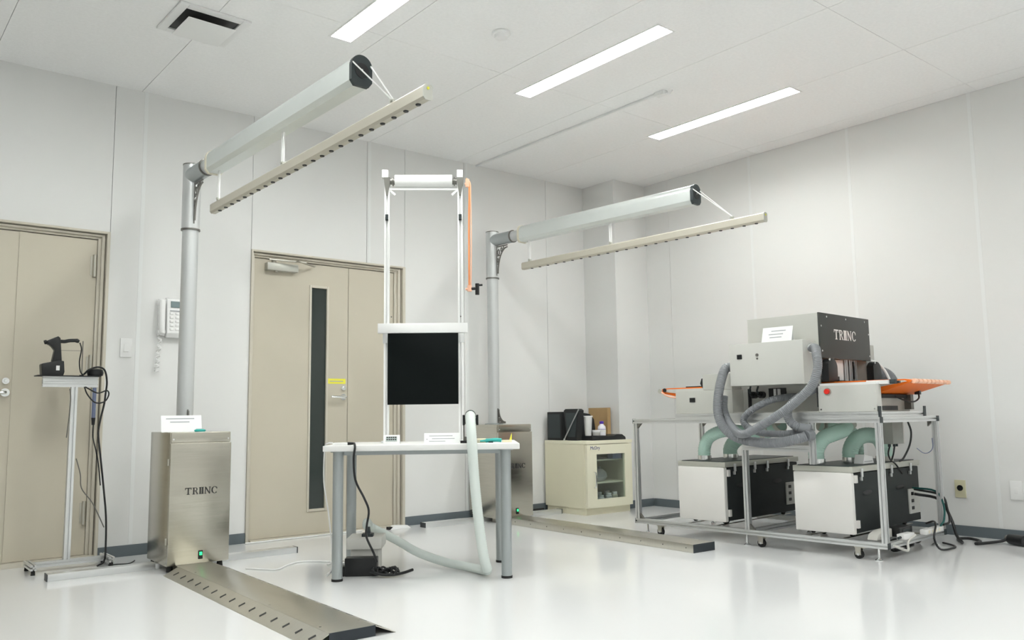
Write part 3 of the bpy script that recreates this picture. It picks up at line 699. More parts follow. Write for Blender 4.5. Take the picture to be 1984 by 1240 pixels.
# cable covers at the wall
c1 = tag(MB().tube([(-3.69, -.05, .006), (-3.60, -.06, .006), (-3.45, -.05, .006), (-3.2, -.045, .006), (-2.8, -.04, .006)], .005).build('skirting_cord', 'white'), 'white cord lying along the foot of the windowed door', 'cord')
c2 = thing('cable_cover', 'small white cable cover at the right foot of the windowed door', 'cable cover', (-2.52, -.10, 0))
MB().prism([(-.09, 0), (.09, 0), (.06, .022), (-.05, .03)], 'y', -.025, .025).build('cover', 'whitegloss', c2, bevel=.003); B(-.10, -.07, -.02, .02, 0, .02).build('cover_opening', 'black', c2)
c3 = thing('cable_cover', 'white cable adapter on the floor by the cabinet behind the table', 'cable cover', (-2.00, -.09, 0))
B(-.07, .07, -.02, .02, 0, .025).build('cover', 'whitegloss', c3, bevel=.004); MB().tube([(.07, 0, .012), (.10, -.01, .01), (.13, .0, .008)], .006).build('cover_cord', 'beige', c3)

# ================================================================== CREAM DRY CABINET
cx0, cx1, cy0, cy1, ch = -.985, -.436, -.555, -.03, .615
dc = thing('dry_cabinet', 'cream steel storage cabinet with a glass door in the room corner', 'cabinet', (cx0, cy0, 0))
W, Dp = cx1-cx0, cy1-cy0
bx = MB(); bx.box(0, .018, .03, Dp, .055, ch-.030); bx.box(W-.018, W, .03, Dp, .055, ch-.030); bx.box(.018, W-.018, Dp-.018, Dp, .055, ch-.03); bx.box(.018, W-.018, .03, Dp-.018, .055, .073)
bx.build('cabinet_body', 'cream', dc)
B(-.003, W+.003, -.002, Dp, ch-.030, ch).build('cabinet_top', 'creamlight', dc, bevel=.003)
B(.012, W-.012, .028, Dp-.01, 0, .0548).build('plinth', 'cream', dc)
B(.018, W-.018, .035, Dp-.018, .073, .076).build('cabinet_floor', 'cabinside', dc)
ox0, ox1, oz0, oz1 = .116, W-.090, .127, .500
dr = MB(); dr.box(.004, ox0, 0, .028, .058, ch-.034); dr.box(ox1, W-.004, 0, .028, .058, ch-.034); dr.box(ox0, ox1, 0, .028, .058, oz0); dr.box(ox0, ox1, 0, .028, oz1, ch-.034)
dro = dr.build('cabinet_door', 'creamlight', dc)
B(ox0, ox1, .010, .014, oz0, oz1).build('door_glass', 'cabglass', dro)
hd = MB(); hd.tube([(.080, 0, .355), (.080, -.022, .345), (.080, -.026, .29), (.080, -.022, .235), (.080, 0, .225)], .006, n=8); hd.build('door_handle', 'chrome', dro)
bg = B(.036, .158, -.003, 0, .535, .572).build('badge', 'creamlight', dro)
textmesh('McDry', .040, (.040, -.0036, .541), (1, 0, 0), (0, 0, 1), .0005).build('badge_lettering', 'badge', dro)
for z in (.452, .262):
    B(.020, W-.020, .06, Dp-.02, z-.012, z).build('shelf', 'creamlight', dc)
B(ox1-.115, ox1-.005, .034, .10, .4525, .498).build('humidity_unit', 'bluegrey', dc, bevel=.004)
# contents
def CW(x, y, z): return (cx0+x, cy0+y, z)
bgz = thing('plastic_bag', 'clear grey plastic bag of parts on the cabinet middle shelf', 'bag', CW(.235, .15, .2625))
MB().lathe([(.02, 0), (.085, .004), (.10, .035), (.075, .075), (.03, .10), (.008, .108)], n=14).xf(Matrix.Diagonal((1.15, .7, 1, 1)) @ Matrix.Shear('XY', 4, (.5, 0))).build('bag_body', 'greyrod', bgz)
MB().lathe([(.008, 0), (.016, .018), (.004, .022)], (.055, 0, .10), n=10).build('bag_neck', 'greyrod', bgz)
def jar(label, x, y, z, r, h, m_='white', lid='whitegloss', name='jar', group=None):
    t = thing(name, label, 'jar', CW(x, y, z), 0, group)
    MB().lathe([(r*.92, 0), (r, .004), (r, h*.68), (r*.72, h*.78), (r*.72, h*.8)], n=20).build('jar_body', m_, t)
    MB().lathe([(r*.78, h*.79), (r*.80, h*.82), (r*.80, h), (r*.7, h*1.01)], n=20).build('jar_lid', lid, t)
GJ = 'jars inside the cream cabinet'
for k, (x, y, r, h, m_) in enumerate(((.265, .11, .030, .070, 'white'), (.305, .17, .026, .090, 'white'), (.35, .10, .030, .085, 'white'), (.40, .17, .028, .095, 'white'))):
    jar('white jar standing on the cabinet floor behind the glass door', x, y, .0765, r, h, m_, group=GJ)
jar('tan-bodied jar with white lid on the cabinet floor behind the glass', .425, .10, .0765, .027, .09, 'beige', group=GJ)
jar('small pale jar on the cabinet middle shelf beside the bag', .145, .10, .2625, .024, .045, 'greyplastic', group=GJ)
# things on the cabinet top
zt2 = ch+.0005
kt = thing('black_tray', 'flat black tray on the front of the cream cabinet top', 'tray', CW(.085, .0, zt2))
MB().prism([(.0, 0), (.004, .030), (.255, .034), (.30, .048), (.360, .046), (.402, .022), (.405, 0)], 'y', .012, .215).build('tray_body', 'black', kt, bevel=.003)
B(.015, .19, .03, .20, .033, .037).build('tray_mat', 'blackmat', kt)
bk = thing('black_box', 'square black speaker box at the wall end of the cabinet top', 'box', CW(.010, .315, zt2))
B(0, .16, 0, .185, 0, .245).build('box_shell', 'blackmat', bk, bevel=.006); B(-.003, .001, .015, .17, .02, .225).build('side_panel', 'capblack', bk)
bk = thing('black_case', 'taller black flared case between the speaker box and the white beaker', 'case', CW(.010, .10, zt2))
MB().prism([(.03, 0), (.15, 0), (.185, .255), (.165, .268), (.02, .268), (-.005, .255)], 'x', 0, .062).build('case_shell', 'blackmat', bk, bevel=.006); MB().prism([(.045, .03), (.135, .03), (.160, .235), (.015, .235)], 'x', -.003, .001).build('side_panel', 'capblack', bk)
bp = thing('black_pouch', 'black rounded pouch behind the white beaker on the cabinet', 'pouch', CW(.205, .30, zt2))
MB().prism([(0, 0), (.20, 0), (.205, .10), (.19, .18), (.14, .225), (.06, .235), (.0, .22)], 'y', 0, .085).build('pouch_body', 'black', bp, bevel=.012)
B(.01, .12, -.003, .002, .198, .206).build('pouch_zip', 'bracket', bp)
cb_ = thing('cardboard_sheet', 'brown cardboard piece standing against the column on the cabinet', 'cardboard', CW(.532, .24, zt2))
B(0, .010, 0, .27, 0, .278).build('cardboard_face', 'cardboard', cb_); B(-.03, .0, .0, .008, 0, .272).build('folded_edge', 'cardboard', cb_)
lr = thing('leaning_rod', 'grey rod leaning diagonally across the black flared case', 'rod', CW(-.0015, .27, zt2))
MB().cyl((0, 0, .008), (0, -.185, .262), .0055, n=10).build('rod', 'greyrod', lr); MB().cyl((0, .003, .003), (0, -.006, .015), .007, n=10).build('rod_tip', 'alu', lr)
ju = thing('white_beaker', 'tall white flared beaker on the cabinet tray', 'beaker', CW(.135, .115, zt2+.0375))
MB().lathe([(.026, 0), (.028, .004), (.038, .165), (.040, .168), (.037, .168), (.034, .16)], n=24).build('beaker_body', 'whitegloss', ju)
MB().lathe([(.038, .160), (.042, .163), (.042, .17), (.038, .1705)], n=24).build('beaker_rim', 'whitegloss', ju)
MB().prism([(-.042, .168), (-.056, .172), (-.040, .155)], 'y', -.008, .008).build('spout', 'whitegloss', ju)
cp = thing('white_cup', 'small white lidded cup beside the beaker on the cabinet', 'cup', CW(.212, .095, zt2+.0375))
MB().lathe([(.030, 0), (.033, .004), (.034, .030)], n=24).build('cup_body', 'greyplastic', cp); MB().lathe([(.037, .030), (.037, .046), (.034, .048)], n=24).build('cup_lid', 'whitegloss', cp)
bt = thing('wash_bottle', 'white bottle with purple cap on the cabinet tray', 'bottle', CW(.295, .11, zt2+.035))
MB().lathe([(.030, 0), (.034, .004), (.035, .06), (.033, .078), (.016, .098), (.014, .104)], n=24).build('bottle_body', 'bottle', bt)
MB().lathe([(.0355, .030), (.0355, .054)], n=24).build('bottle_label', 'white', bt); MB().lathe([(.0357, .054), (.0357, .057)], n=24).build('label_stripe', 'purple', bt)
MB().lathe([(.017, .102), (.018, .104), (.018, .122), (.014, .125)], n=20).build('bottle_cap', 'purple', bt)
tag(MB().tube([(-1.36, -.04, .10), (-1.35, -.05, .06), (-1.33, -.06, .03), (-1.26, -.06, .024), (-1.12, -.05, .026), (-1.03, -.05, .026)], .008).build('black_cable', 'black'), 'thick black cable along the baseboard between cabinet and steel box', 'cable')

# ================================================================== CART
KO = (-1.314, -3.205); KA = 3.3
km = Matrix.Translation((KO[0], KO[1], 0)) @ Matrix.Rotation(R(KA), 4, 'Z')
def KW(x, y, z): return tuple(km @ Vector((x, y, z)))
kt_ = thing('profile_cart', 'aluminium profile cart on casters carrying the conveyor machine', 'cart', (*KO, 0), KA)
ya, yb, xd = -.045, 1.700, .800
zb_, ztp = .085, .782
def rail(axis, a0, a1, c1, c2, t_=.032, name='rail'): return MB().prof(axis, a0, a1, c1, c2, t_).build(name, 'alu', kt_)
for x in (0, xd):
    rail('y', ya-.016, yb+.016, x, zb_); rail('y', ya-.016, yb+.016, x, ztp)
    for y in (ya, yb): rail('z', zb_+.016, ztp-.016, x, y, name='post')
for y in (ya, .82, yb):
    rail('x', .016, xd-.016, y, zb_)
for y in (ya, yb): rail('x', .016, xd+(.02 if y == ya else -.016) - (.036 if y == ya else 0), y, ztp)
rail('z', zb_+.016, .595, 0, .82, name='post')
rail('y', .376, .836, 0, .611)
rail('z', .627, ztp-.016, 0, .36, .032, name='post'); 
MB().prof('z', .52, .627, 0, .36, .032).build('post', 'alu', kt_)
for (x, y, z, s1, s2) in ((0, yb-.03, ztp-.03, -1, -1), (xd, ya+.03, ztp-.03, 1, -1), (0, yb-.03, zb_+.03, -1, 1), (0, .79, zb_+.03, -1, 1), (xd, yb-.03, ztp-.03, -1, -1)):
    d_ = .026
    MB().prism([(y-s1*0-.0, z+s2*-.014), (y, z+s2*-.014), (y+.014, z+s2*.014), (y+.014, z-s2*.014)][0:0] or [(y+.014, z+s2*-.014), (y+.014, z+s2*.02), (y-.02, z+s2*-.014)], 'x', x-.010, x+.010).build('corner_bracket', 'bracket', kt_)
for (x, y) in ((0, ya-.018), (xd, ya-.018)):
    for z in (zb_, ztp): B(x-.017, x+.017, y-.002, y+.0018, z-.017, z+.017).build('profile_cap', 'capblack', kt_)
for z in (zb_, ztp): B(-.017, .017, yb+.0162, yb+.0195, z-.017, z+.017).build('profile_cap', 'capblack', kt_)
def caster(x, y, dy):
    c_ = MB(); c_.box(x-.022, x+.022, y-.03, y+.03, zb_-.0215, zb_-.0163); c_.box(x-.016, x-.011, y+dy-.016, y+dy+.016, .022, zb_-.021); c_.box(x+.011, x+.016, y+dy-.016, y+dy+.016, .022, zb_-.021)
    o = c_.build('caster', 'steelflat', kt_)
    MB().cyl((x-.009, y+dy, .0255), (x+.009, y+dy, .0255), .0255, n=22).build('wheel', 'rubber', o); MB().cyl((x-.017, y+dy, .0255), (x+.017, y+dy, .0255), .007, n=12).build('axle', 'alu', o)
def jackfoot(x, y):
    c_ = MB(); c_.cyl((x, y, .012), (x, y, zb_-.0163), .006, n=10); o = c_.build('levelling_foot', 'chrome', kt_)
    MB().lathe([(.020, 0), (.022, .004), (.012, .012), (.006, .016)], (x, y, 0), n=18).build('foot_disc', 'chrome', o)
for x in (.004, xd-.004):
    for y, dy in ((1.50, .012), (.72, .012), (.10, .012)):
        caster(x, y, dy)
    for y in (1.625, .835, 0.0): jackfoot(x, y)

# ---------------- blower units on the cart
def blower(label, y0, lat):
    x0, x1, y1, z0, z1 = .03, .98, y0+.365, .128, .476
    t = thing('blower_unit', label, 'blower', KW(x0, y0, 0), KA, 'blower boxes in the cart')
    y_1 = .365; D_ = x1-x0
    B(.035, D_, .004, y_1-.004, z0, z1-.004).build('blower_body', 'blower', t, bevel=.006)
    f = MB(); f.box(0, .036, .0, y_1, z0-.004, z1); f.build('front_panel', 'blowerwhite', t, bevel=.008)
    B(-.004+.012, D_+.004, -.006, y_1+.006, z1+.001, z1+.034).build('top_rim', 'rim', t, bevel=.003)
    B(.02, D_-.02, .02, y_1-.02, z1+.034, z1+.038).build('top_plate', 'capblack', t)
    for x in (.115, .36, .52, .80):
        l_ = MB(); l_.box(x-.010, x+.010, -.016, -.0065, z1-.028, z1+.022); l_.box(x-.007, x+.007, -.012, .002, z1-.05, z1-.028); l_.build('latch', 'alu', t, bevel=.002)
    for x in (.20, .66):
        MB().lathe([(.002, 0), (.05, .001), (.056, .004), (.02, .006)], n=20).xf(Matrix.Translation((x, .0042, z0+.225)) @ Matrix.Rotation(R(90), 4, 'X') @ Matrix.Diagonal((1.1, .26, 1, 1))).build('grip_recess', 'black', t)
    e_ = MB(); e_.box(.77, .93, -.004, .006, z0+.05, z0+.205); pe = e_.build('connector_panel', 'machinelight', t)
    for zz in (.075, .12, .165): B(.80, .83, -.008, -.004, z0+zz, z0+zz+.02).build('socket', 'black', pe)
    for z in (z0+.03, z1-.06):
        B(.034, .060, -.012, .005, z, z+.045).build('panel_hinge', 'blowerwhite', t, bevel=.003)
    for x in (.10, .82):
        for y in (.06, y_1-.06):
            c_ = MB(); c_.box(x-.02, x+.02, y-.012, y+.012, z0-.012, z0); o = c_.build('caster', 'capblack', t)
            MB().cyl((x, y-.008, .1175), (x, y+.008, .1175), .0165, n=16).build('wheel', 'rubber', o)
    return t
BL1 = blower('black and white blower box at the corner end of the cart', 1.005, True)
BL2 = blower('black and white blower box at the open end of the cart, under the red button', .147, True)
# tray the blowers stand on
for y0 in (1.04, .18):
    for dy in (.03, .245):
        B(.02, .96, y0+dy-.012-.0, y0+dy+.012, .0988, .1008).build('runner_plate', 'steelflat', kt_)

# ---------------- teal ducts
def duct(label, pts, r, cuff=True):
    t = thing('duct_hose', label, 'hose', KW(*pts[0]), KA, 'teal duct hoses on the cart'); P0 = Vector(pts[0])
    q = [tuple(Vector(p)-P0) for p in pts]
    MB().tube(q, r, n=18, sub=6, rib=(.016, .0012)).build('hose', 'teal', t)
    d = (Vector(q[1])-Vector(q[0])).normalized()
    MB().cyl((0, 0, .0), tuple(d*.03), r+.004, n=22).build('cuff', 'chrome', t)
    MB().cyl(tuple(Vector(q[-1])-(Vector(q[-1])-Vector(q[-2])).normalized()*.03), q[-1], r+.004, n=22).build('cuff', 'rim', t)
z0 = .5165
duct('teal duct arching from the corner-end blower up over its front', [(.15, 1.232, z0), (.15, 1.232, .59), (.155, 1.20, .662), (.16, 1.12, .703), (.17, 1.02, .715), (.19, .90, .700), (.22, .80, .70)], .041)
duct('teal duct rising from the middle of the corner-end blower', [(.42, 1.20, z0), (.42, 1.20, .59), (.42, 1.13, .655), (.42, 1.0, .69), (.40, .86, .715), (.38, .78, .755)], .048)
duct('teal duct bending over from the open-end blower front', [(.15, .415, z0), (.15, .415, .60), (.165, .375, .668), (.21, .335, .695), (.30, .31, .72), (.36, .30, .765)], .046)
duct('teal duct curving over the middle of the open-end blower', [(.42, .33, z0), (.42, .33, .59), (.44, .30, .655), (.51, .265, .682), (.60, .235, .665), (.66, .225, .60), (.66, .225, z0)], .048)
duct('teal duct high under the machine base above the open-end blower', [(.72, .42, z0), (.72, .42, .60), (.66, .41, .68), (.56, .41, .715), (.42, .43, .728), (.30, .46, .745)], .032)

# ---------------- conveyor machine on the cart
cm_ = thing('conveyor_cleaner', 'grey conveyor machine with orange belt and dark lettered panel on the cart', 'machine', KW(0, 0, .7985), KA)
Z0 = .7985
class K(MB):
    def build(s, name, m, parent=None, **kw):
        s.v = [(x, y, z-Z0) for x, y, z in s.v]; return MB.build(s, name, m, parent, **kw)
def KB(*a): k = K(); k.box(*a); return k
# base frame rails
for x in (.0, .62):
    k = K(); k.prof('y', -.055, 1.345, x, .8135, .030); k.build('base_rail', 'alu', cm_)
for y in (-.04, 1.33):
    k = K(); k.prof('x', .015, .605, y, .8135, .030); k.build('base_rail', 'alu', cm_)
for (x, y) in ((-.001, -.057), (.62, -.057)): KB(x-.016, x+.016, y-.003, y+.0018, .7987, .860).build('rail_cap', 'capblack', cm_)
# end housings
k = K(); k.box(-.012, .60, .890, 1.338, .829, .985); far = k.build('far_housing', 'machine', cm_, bevel=.004)
k = K(); k.box(-.012, .10, .890, 1.115, .985, 1.088); k.build('far_guard', 'machine', cm_, bevel=.004)
KB(-.015, -.012, 1.178, 1.222, .906, .936).build('far_socket', 'black', far)
k = K(); k.box(-.012, .05, -.050, .300, .829, .985); near = k.build('near_housing', 'machinelight', cm_, bevel=.004)
k = K(); k.box(.05, .60, .02, .300, .829, .925); k.build('near_base', 'machine', cm_, bevel=.004)
KB(.20, .42, .0185, .0205, .836, .862).build('name_plate', 'black', cm_)
k = K(); k.cyl((-.012, .240, .950), (-.018, .240, .950), .022, n=24); rb = k.build('button_ring', 'steelflat', near)
k = K(); k.cyl((-.018, .240, .950), (-.030, .240, .950), .0165, .015, n=24); k.build('stop_button', 'red', near)
KB(-.014, -.0118, .302, .308, .86, .975).build('panel_gap', 'black', near)
for (y, z) in ((-.035, .845), (.285, .845), (.285, .97)):
    k = K(); k.cyl((-.012, y, z), (-.015, y, z), .005, n=8); k.build('screw', 'chrome', near)
# recessed centre
KB(.12, .60, .300, .890, .829, .99).build('centre_body', 'machine', cm_)
KB(-.01, .12, .302, .889, .829, .836).build('centre_sill', 'machine', cm_)
KB(.112, .120, .58, .70, .905, .985).build('slot_plate', 'black', cm_)
KB(.106, .113, .615, .635, .90, .98).build('slot_rib', 'white', cm_)
KB(.106, .113, .645, .662, .90, .98).build('slot_rib', 'white', cm_)
for y in (.745, .80, .33):
    k = K(); k.cyl((.12, y, .945), (.085, y, .945), .022, n=16); k.cyl((.085, y, .945), (.06, y, .955), .015, .012); k.build('cable_gland', 'black', cm_)
for y in (.745, .80):
    k = K(); k.tube([(.065, y, .952), (.04, y-.005, .97), (.03, y-.02, .995), (.03, y-.02, 1.012)], .006); k.build('gland_cord', 'capblack', cm_)
KB(.09, .12, .83, .838, .845, .985).build('dark_edge', 'black', cm_)
# belt : profile in y,z extruded across x
bx0, bx1 = .130, .665
prof_ = [(-.150, 1.012), (-.178, 1.008), (-.192, 1.000), (-.178, .990), (.02, .932), (.05, .930), (1.33, .930), (1.36, .935), (1.545, .975), (1.565, .986), (1.570, .996), (1.560, 1.006), (1.535, 1.012)]
k = K(); k.prism(prof_, 'x', bx0, bx1); k.build('belt', 'orange', cm_)
for s_, x in ((0, bx0-.012), (1, bx1)):
    k = K(); k.prism([(-.150, 1.004), (-.165, .998), (.03, .965), (1.35, .965), (1.52, .985), (1.52, 1.004)], 'x', x+.0005, x+.0115); k.build('belt_side_plate', 'machinelight', cm_)
for i in range(9):
    x = bx0+.028+(bx1-bx0-.056)*i/8
    k = K(); k.cyl((x-.020, -.196, .999), (x+.020, -.196, .999), .0135, n=14); o = k.build('nose_roller', 'coral', cm_)
    k = K(); k.cyl((x+.021, -.196, .999), (x+.027, -.196, .999), .010, n=12); k.build('roller_gap', 'bracket', o)
k = K(); k.cyl((bx0-.012, 1.572, .993), (bx1+.012, 1.572, .993), .016, n=16); k.build('far_roller', 'rim', cm_)
k = K(); k.cyl((bx0-.02, 1.525, .998), (bx0-.012, 1.525, .998), .014, n=14); k.build('roller_nut', 'black', cm_)
k = K(); k.tube([(bx0-.008, 1.56, .985), (bx0-.01, 1.50, .955), (bx0-.01, 1.40, .940), (bx0-.01, 1.345, .945)], .006); k.build('belt_return_guide', 'coral', cm_)
KB(.02, .11, -.105, .02, .985, 1.006).build('sensor_rail', 'white', cm_)
KB(.0, .05, -.05, .295, .985, .998).build('guide_strip', 'whitegloss', cm_)
k = K(); k.box(.035, .07, -.135, -.105, .984, 1.010); k.build('sensor', 'capblack', cm_, bevel=.002)
k = K(); k.box(.085, .105, -.14, -.10, .988, 1.002); k.build('sensor_mount', 'bracket', cm_)
KB(.14, .52, .0, .03, .908, .930).build('under_beam', 'blackmat', cm_)
k = K(); k.box(.52, .56, -.02, .06, .84, .93); k.build('belt_support', 'bracket', cm_); k = K(); k.box(.58, .605, -.05, -.02, .93, .96); k.build('belt_sensor', 'black', cm_)
k = K(); k.tube([(.35, .0, .918), (.40, -.03, .895), (.48, -.05, .885), (.55, -.055, .905), (.592, -.04, .935)], .005); k.build('sensor_cord', 'black', cm_)
# far end black stopper
k = K(); k.prism([(1.118, .992), (1.130, .985), (1.158, 1.03), (1.145, 1.065), (1.118, 1.067)], 'x', .02, .07); k.build('belt_stopper', 'black', cm_, bevel=.003)
k = K(); k.box(.14, .60, 1.19, 1.36, 1.0125, 1.020); k.build('belt_cover', 'capblack', cm_)
# main hood
hx0, hx1, hy0, hy1, hz1 = .050, .715, .310, .795, 1.432
h_ = K(); h_.box(hx0, hx1, hy0, hy1, 1.160, hz1); h_.box(hx0, hx0+.025, hy0+.01, hy1, 1.0, 1.16); h_.box(hx1-.025, hx1, hy0+.01, hy1, 1.0, 1.16)
hood = h_.build('hood', 'machine', cm_, bevel=.003)
KB(hx0-.002, hx1+.002, hy0-.010, hy0, 1.158, hz1+.002).build('hood_end_panel', 'darkpanel', cm_, bevel=.001)
lt = lettering((hx0+.178, hy0-.0102, 1.278-Z0), (1, 0, 0), (0, 0, 1), .062)
lt.build('lettering', 'whitegloss', cm_)
for (x, z) in ((hx0+.09, hz1-.02), (hx0+.34, hz1-.02), (hx0+.60, hz1-.02), (hx0+.016, hz1-.08), (hx0+.016, 1.20), (hx1-.016, hz1-.10), (hx1-.016, 1.19)):
    k = K(); k.cyl((x, hy0-.010, z), (x, hy0-.013, z), .006, n=8); k.build('screw', 'chrome', cm_)
# tunnel interior: white nozzle block, metal posts
KB(.19, .40, .335, .74, 1.026, 1.155).build('nozzle_block', 'white', cm_, bevel=.004)
KB(.15, .645, .24, .86, 1.0125, 1.018).build('added_belt_plate', 'blackmat', cm_)  # black plate added to darken the tunnel and dull the orange bounce
for x in (.47, .535, .60):
    k = K(); k.prof('z', 1.0185, 1.16, x, .37, .040); k.build('inner_post', 'alu', cm_)
KB(.560, .578, .346, .352, 1.04, 1.15).build('inner_slot', 'black', cm_)
for x, s_ in ((.055, 1), (.66, 1)):
    arc = [(x, 1.013)]+[(x+.055-.0+.062*math.cos(R(a)), 1.095+.058*math.sin(R(a))) for a in range(150, -1, -15)]+[(x+.117, 1.013)]
    k = K(); k.prism([(px-.0, pz) for px, pz in arc], 'y', hy0-.05, hy0-.005); k.build('side_guard', 'black', cm_, bevel=.003)
KB(.172, .21, hy0-.04, hy0-.006, 1.013, 1.045).build('guard_foot', 'black', cm_, bevel=.002)
for (x, z) in ((.07, 1.145), (.68, 1.145)):
    k = K(); k.cyl((x, hy0-.05, z), (x, hy0-.054, z), .008, n=10); k.build('guard_screw', 'chrome', cm_)
# front and rear fan boxes
fb_ = K(); fb_.box(-.105, hx0-.001, .333, .838, 1.000, 1.263); fbo = fb_.build('front_box', 'machinelight', cm_, bevel=.003)
KB(-.109, -.105, .748, .782, 1.168, 1.196).build('socket', 'black', fbo)
k = K(); k.cyl((-.105, .640, 1.188), (-.109, .640, 1.188), .010, n=14); k.cyl((-.105, .640, 1.165), (-.108, .640, 1.165), .006, n=12); k.build('key_switch', 'bracket', fbo)
KB(hx1+.001, hx1+.19, .36, .82, 1.000, 1.275).build('rear_box', 'machine', cm_, bevel=.003)
k = K(); k.tube([(.76, .345, 1.17), (.80, .30, 1.15), (.82, .26, 1.10), (.80, .22, 1.03), (.76, .20, 1.015)], .009); k.build('white_tube', 'white', cm_)
k = K(); k.tube([(.84, .37, 1.08), (.92, .34, 1.09), (1.02, .32, 1.06), (1.08, .32, .98), (1.08, .34, .88)], .042, n=16, rib=(.014, .0015)); k.build('rear_hose', 'greyhose', cm_)
# grey hoses
def ghose(name, pts, r=.029): k = K(); k.tube(pts, r, n=14, sub=6, rib=(.010, .0012)); return k.build(name, 'greyhose', cm_)
ghose('grey_hose', [(-.05, .845, 1.125), (-.085, .885, 1.115), (-.135, .890, 1.03), (-.16, .901, .915), (-.16, .901, .817), (-.16, .86, .736), (-.16, .773, .679), (-.155, .641, .652), (-.14, .502, .651), (-.11, .40, .672), (-.08, .355, .690)])
ghose('grey_hose', [(-.02, .318, 1.215), (-.06, .275, 1.205), (-.13, .235, 1.165), (-.17, .212, 1.085), (-.185, .242, .989), (-.20, .327, .902), (-.215, .447, .819), (-.215, .589, .743), (-.205, .697, .702), (-.16, .785, .725), (-.115, .865, .785), (-.10, .900, .86), (-.085, .905, .94)], .0255)
ghose('grey_hose', [(.115, .50, .93), (.05, .54, .925), (-.03, .61, .905), (-.06, .72, .85), (-.06, .783, .792), (-.065, .755, .742), (-.07, .663, .709), (-.06, .54, .700), (-.03, .42, .71)], .021)
ghose('grey_hose', [(.10, .33, .975), (.03, .345, .97), (-.05, .385, .93), (-.085, .45, .865), (-.085, .462, .80), (-.075, .43, .755), (-.06, .395, .735)], .026)
k = K(); k.cyl((-.025, .322, 1.215), (.02, .345, 1.215), .030, n=20); k.cyl((-.04, .310, 1.213), (-.022, .324, 1.215), .026, n=20); k.build('hose_coupling', 'chrome', cm_)
for (p, q) in (((-.078, .358, .690), (-.03, .345, .695)), ((-.062, .400, .737), (-.04, .345, .725))):
    k = K(); k.cyl(p, q, .032, n=20); k.build('hose_coupling', 'greyhose', cm_)
kp = B(.0, .016, .378, .50, .630, .764); kp.v = [(x+.018, y, z) for x, y, z in kp.v]; kp.build('port_panel', 'machinelight', kt_)

card('table_card', 'white printed card leaning on the front fan box of the conveyor machine', .205, .10, KW(-.035, .545, 1.2640), KA-90, 74, lines=((.30, .78, .74), (.22, .70, .52), (.26, .66, .32)))
# control box hanging under the cart top
eb = thing('control_box', 'drab grey control box hanging under the cart top rail', 'control box', KW(.53, .10, .60), KA)
B(-.085, .065, -.03, .05, .03, .166).build('box_case', 'elbox', eb, bevel=.004); B(.066, .078, -.03, .05, .03, .166).build('box_lid', 'greyplastic', eb)
for x in (-.05, .02, .05): MB().cyl((x, .01, .03), (x, .01, .012), .009, n=10).build('cable_gland', 'capblack', eb)
for k_, (lbl, pts, r) in enumerate((
    ('black cord dropping from the control box onto the blower', [(.48, .11, .612), (.48, .12, .57), (.53, .13, .53), (.60, .13, .50), (.66, .12, .44)], .005),
    ('second black cord curving from the control box behind the blower top', [(.55, .11, .612), (.555, .12, .57), (.57, .14, .53), (.58, .15, .518)], .005),
    ('thick black cord beside the control box', [(.625, .05, .765), (.64, .04, .70), (.63, .05, .62), (.60, .08, .54), (.58, .10, .52)], .006))):
    attach(MB().tube([KW(*p) for p in pts], r).build('control_cord', 'black'), eb)
tag(MB().tube([KW(.66, .02, .60), KW(.70, .0, .57), (KW(.76, -.01, .57)), KW(.775, -.03, .60), KW(.775, -.03, .66)], .0025).build('thin_wire', 'bluegrey'), 'thin grey-blue wire looped to the rear cart post', 'wire')
# papers on blower
pp = thing('folded_paper', 'white folded paper lying on the open-end blower top', 'paper', KW(.36, .22, .5148), KA)
MB().prism([(-.075, 0), (.07, 0), (.055, .04), (-.05, .055)], 'y', -.03, .03).build('paper_fold', 'paper', pp, bevel=.002); B(-.06, .05, -.032, -.0305, .012, .016).build('printed_lines', 'print', pp)
# bottom clutter
ps = thing('power_strip', 'white power strip lying at the open end of the cart floor', 'power strip', KW(.60, -.065, .1015), KA)
B(-.14, .12, -.02, .02, 0, .03).build('strip_case', 'whitegloss', ps, bevel=.004)
for x in (-.10, -.05, 0, .05): B(x-.012, x+.012, -.0215, -.0195, .006, .024).build('socket', 'beige', ps)
pa = thing('power_adapter', 'black adapter brick at the open end of the cart floor', 'adapter', KW(.38, .035, .0995), KA)
B(-.10, .08, -.04, .04, 0, .055).build('adapter_body', 'black', pa, bevel=.008); B(-.06, .04, -.042, -.0395, .012, .04).build('adapter_label', 'capblack', pa)
pw = thing('white_adapter', 'white adapter box beside the black brick on the cart rail', 'adapter', KW(.24, -.055, .1015), KA)
B(-.07, .07, -.022, .022, 0, .032).build('adapter_body', 'whitegloss', pw, bevel=.004); MB().cyl((-.07, 0, .015), (-.10, 0, .013), .007).build('adapter_plug', 'capblack', pw)
pd = thing('duct_cover', 'grey curved duct cover on the cart floor by the blower', 'duct', KW(.20, .06, .1012), KA)
MB().prism([(-.14, 0), (.06, 0), (.06, .05), (-.06, .045), (-.12, .03)], 'y', -.03, .03).build('duct_shell', 'greyplastic', pd, bevel=.006); B(-.10, .02, -.032, -.0305, .008, .014).build('duct_seam', 'rim', pd)
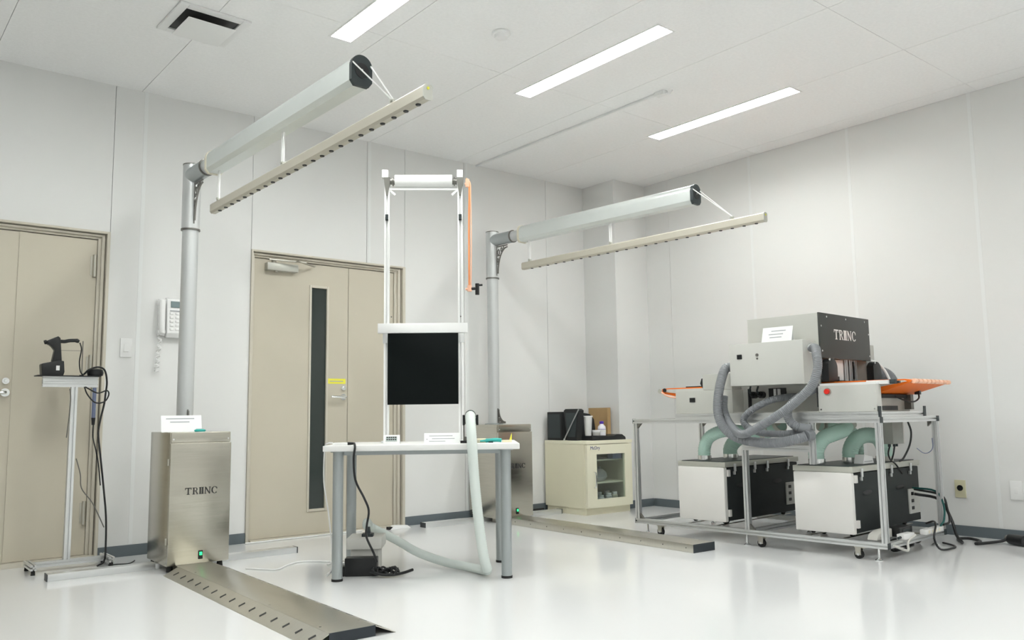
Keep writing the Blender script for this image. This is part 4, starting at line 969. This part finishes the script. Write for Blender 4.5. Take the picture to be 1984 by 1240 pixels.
tw_ = [KW(.86, .136, .30), KW(.90, .0, .27), KW(.88, -.07, .16), KW(.87, -.10, .06), KW(.93, -.11, .012), KW(1.08, -.03, .010), KW(1.15, -.08, .010), KW(1.06, -.17, .010), (-.36, -3.33, .010), (-.27, -3.37, .010), (-.215, -3.42, .018), (-.198, -3.446, .030)]
tag(MB().tube(tw_, .009).build('black_cable', 'black'), 'thick black cable from the blower looping on the floor to the wall-side connector', 'cable')
tag(MB().tube([KW(.86, .136, .33), KW(.88, -.02, .30), KW(.86, -.06, .22), KW(.80, -.09, .15), KW(.70, -.09, .14)], .007).build('black_cable', 'black'), 'black cable from the blower connectors to the power strip', 'cable')
tag(MB().tube([KW(.84, .136, .34), KW(.80, -.02, .33), KW(.78, -.07, .25), KW(.72, -.09, .17), KW(.66, -.09, .138)], .006).build('black_cable', 'tealcable'), 'dark teal cable from the blower connectors to the power strip', 'cable')
tag(MB().tube([KW(.70, .01, .14), KW(.66, -.05, .16), KW(.56, -.10, .15), KW(.50, -.11, .08), KW(.56, -.12, .012), KW(.72, -.14, .008), KW(.80, -.10, .008), KW(.86, -.02, .008)], .006).build('black_cable', 'black'), 'black cable draped over the power strip to the floor under the cart end', 'cable')
tb_ = []
for k in range(40): a_ = k*.55; tb_.append(KW(.36+.10*math.cos(a_)+.03*math.sin(k*.23), .03+.05*math.sin(a_), .012+.010*(1+math.sin(k*.9))+.001*k))
tag(MB().tube(tb_, .006, n=6, sub=4).build('tangled_cable', 'black'), 'coil of black cable on the floor under the open end of the cart', 'cable')
tag(MB().tube([KW(.02, -.08, .09), KW(.10, -.10, .06), KW(.18, -.09, .05), KW(.22, -.075, .09), KW(.30, -.085, .12)], .007).build('grey_cable', 'greyplastic'), 'grey cable hanging from the cart corner rail', 'cable')
pg = thing('plug_connector', 'black round cable connector on the floor by the right wall', 'connector', (-.184, -3.462, .034), -112)
MB().cyl((0, 0, 0), (.11, 0, 0), .030, .033, n=20).build('connector_body', 'black', pg); MB().cyl((-.02, 0, 0), (.002, 0, 0), .022, n=16).build('connector_collar', 'bracket', pg)
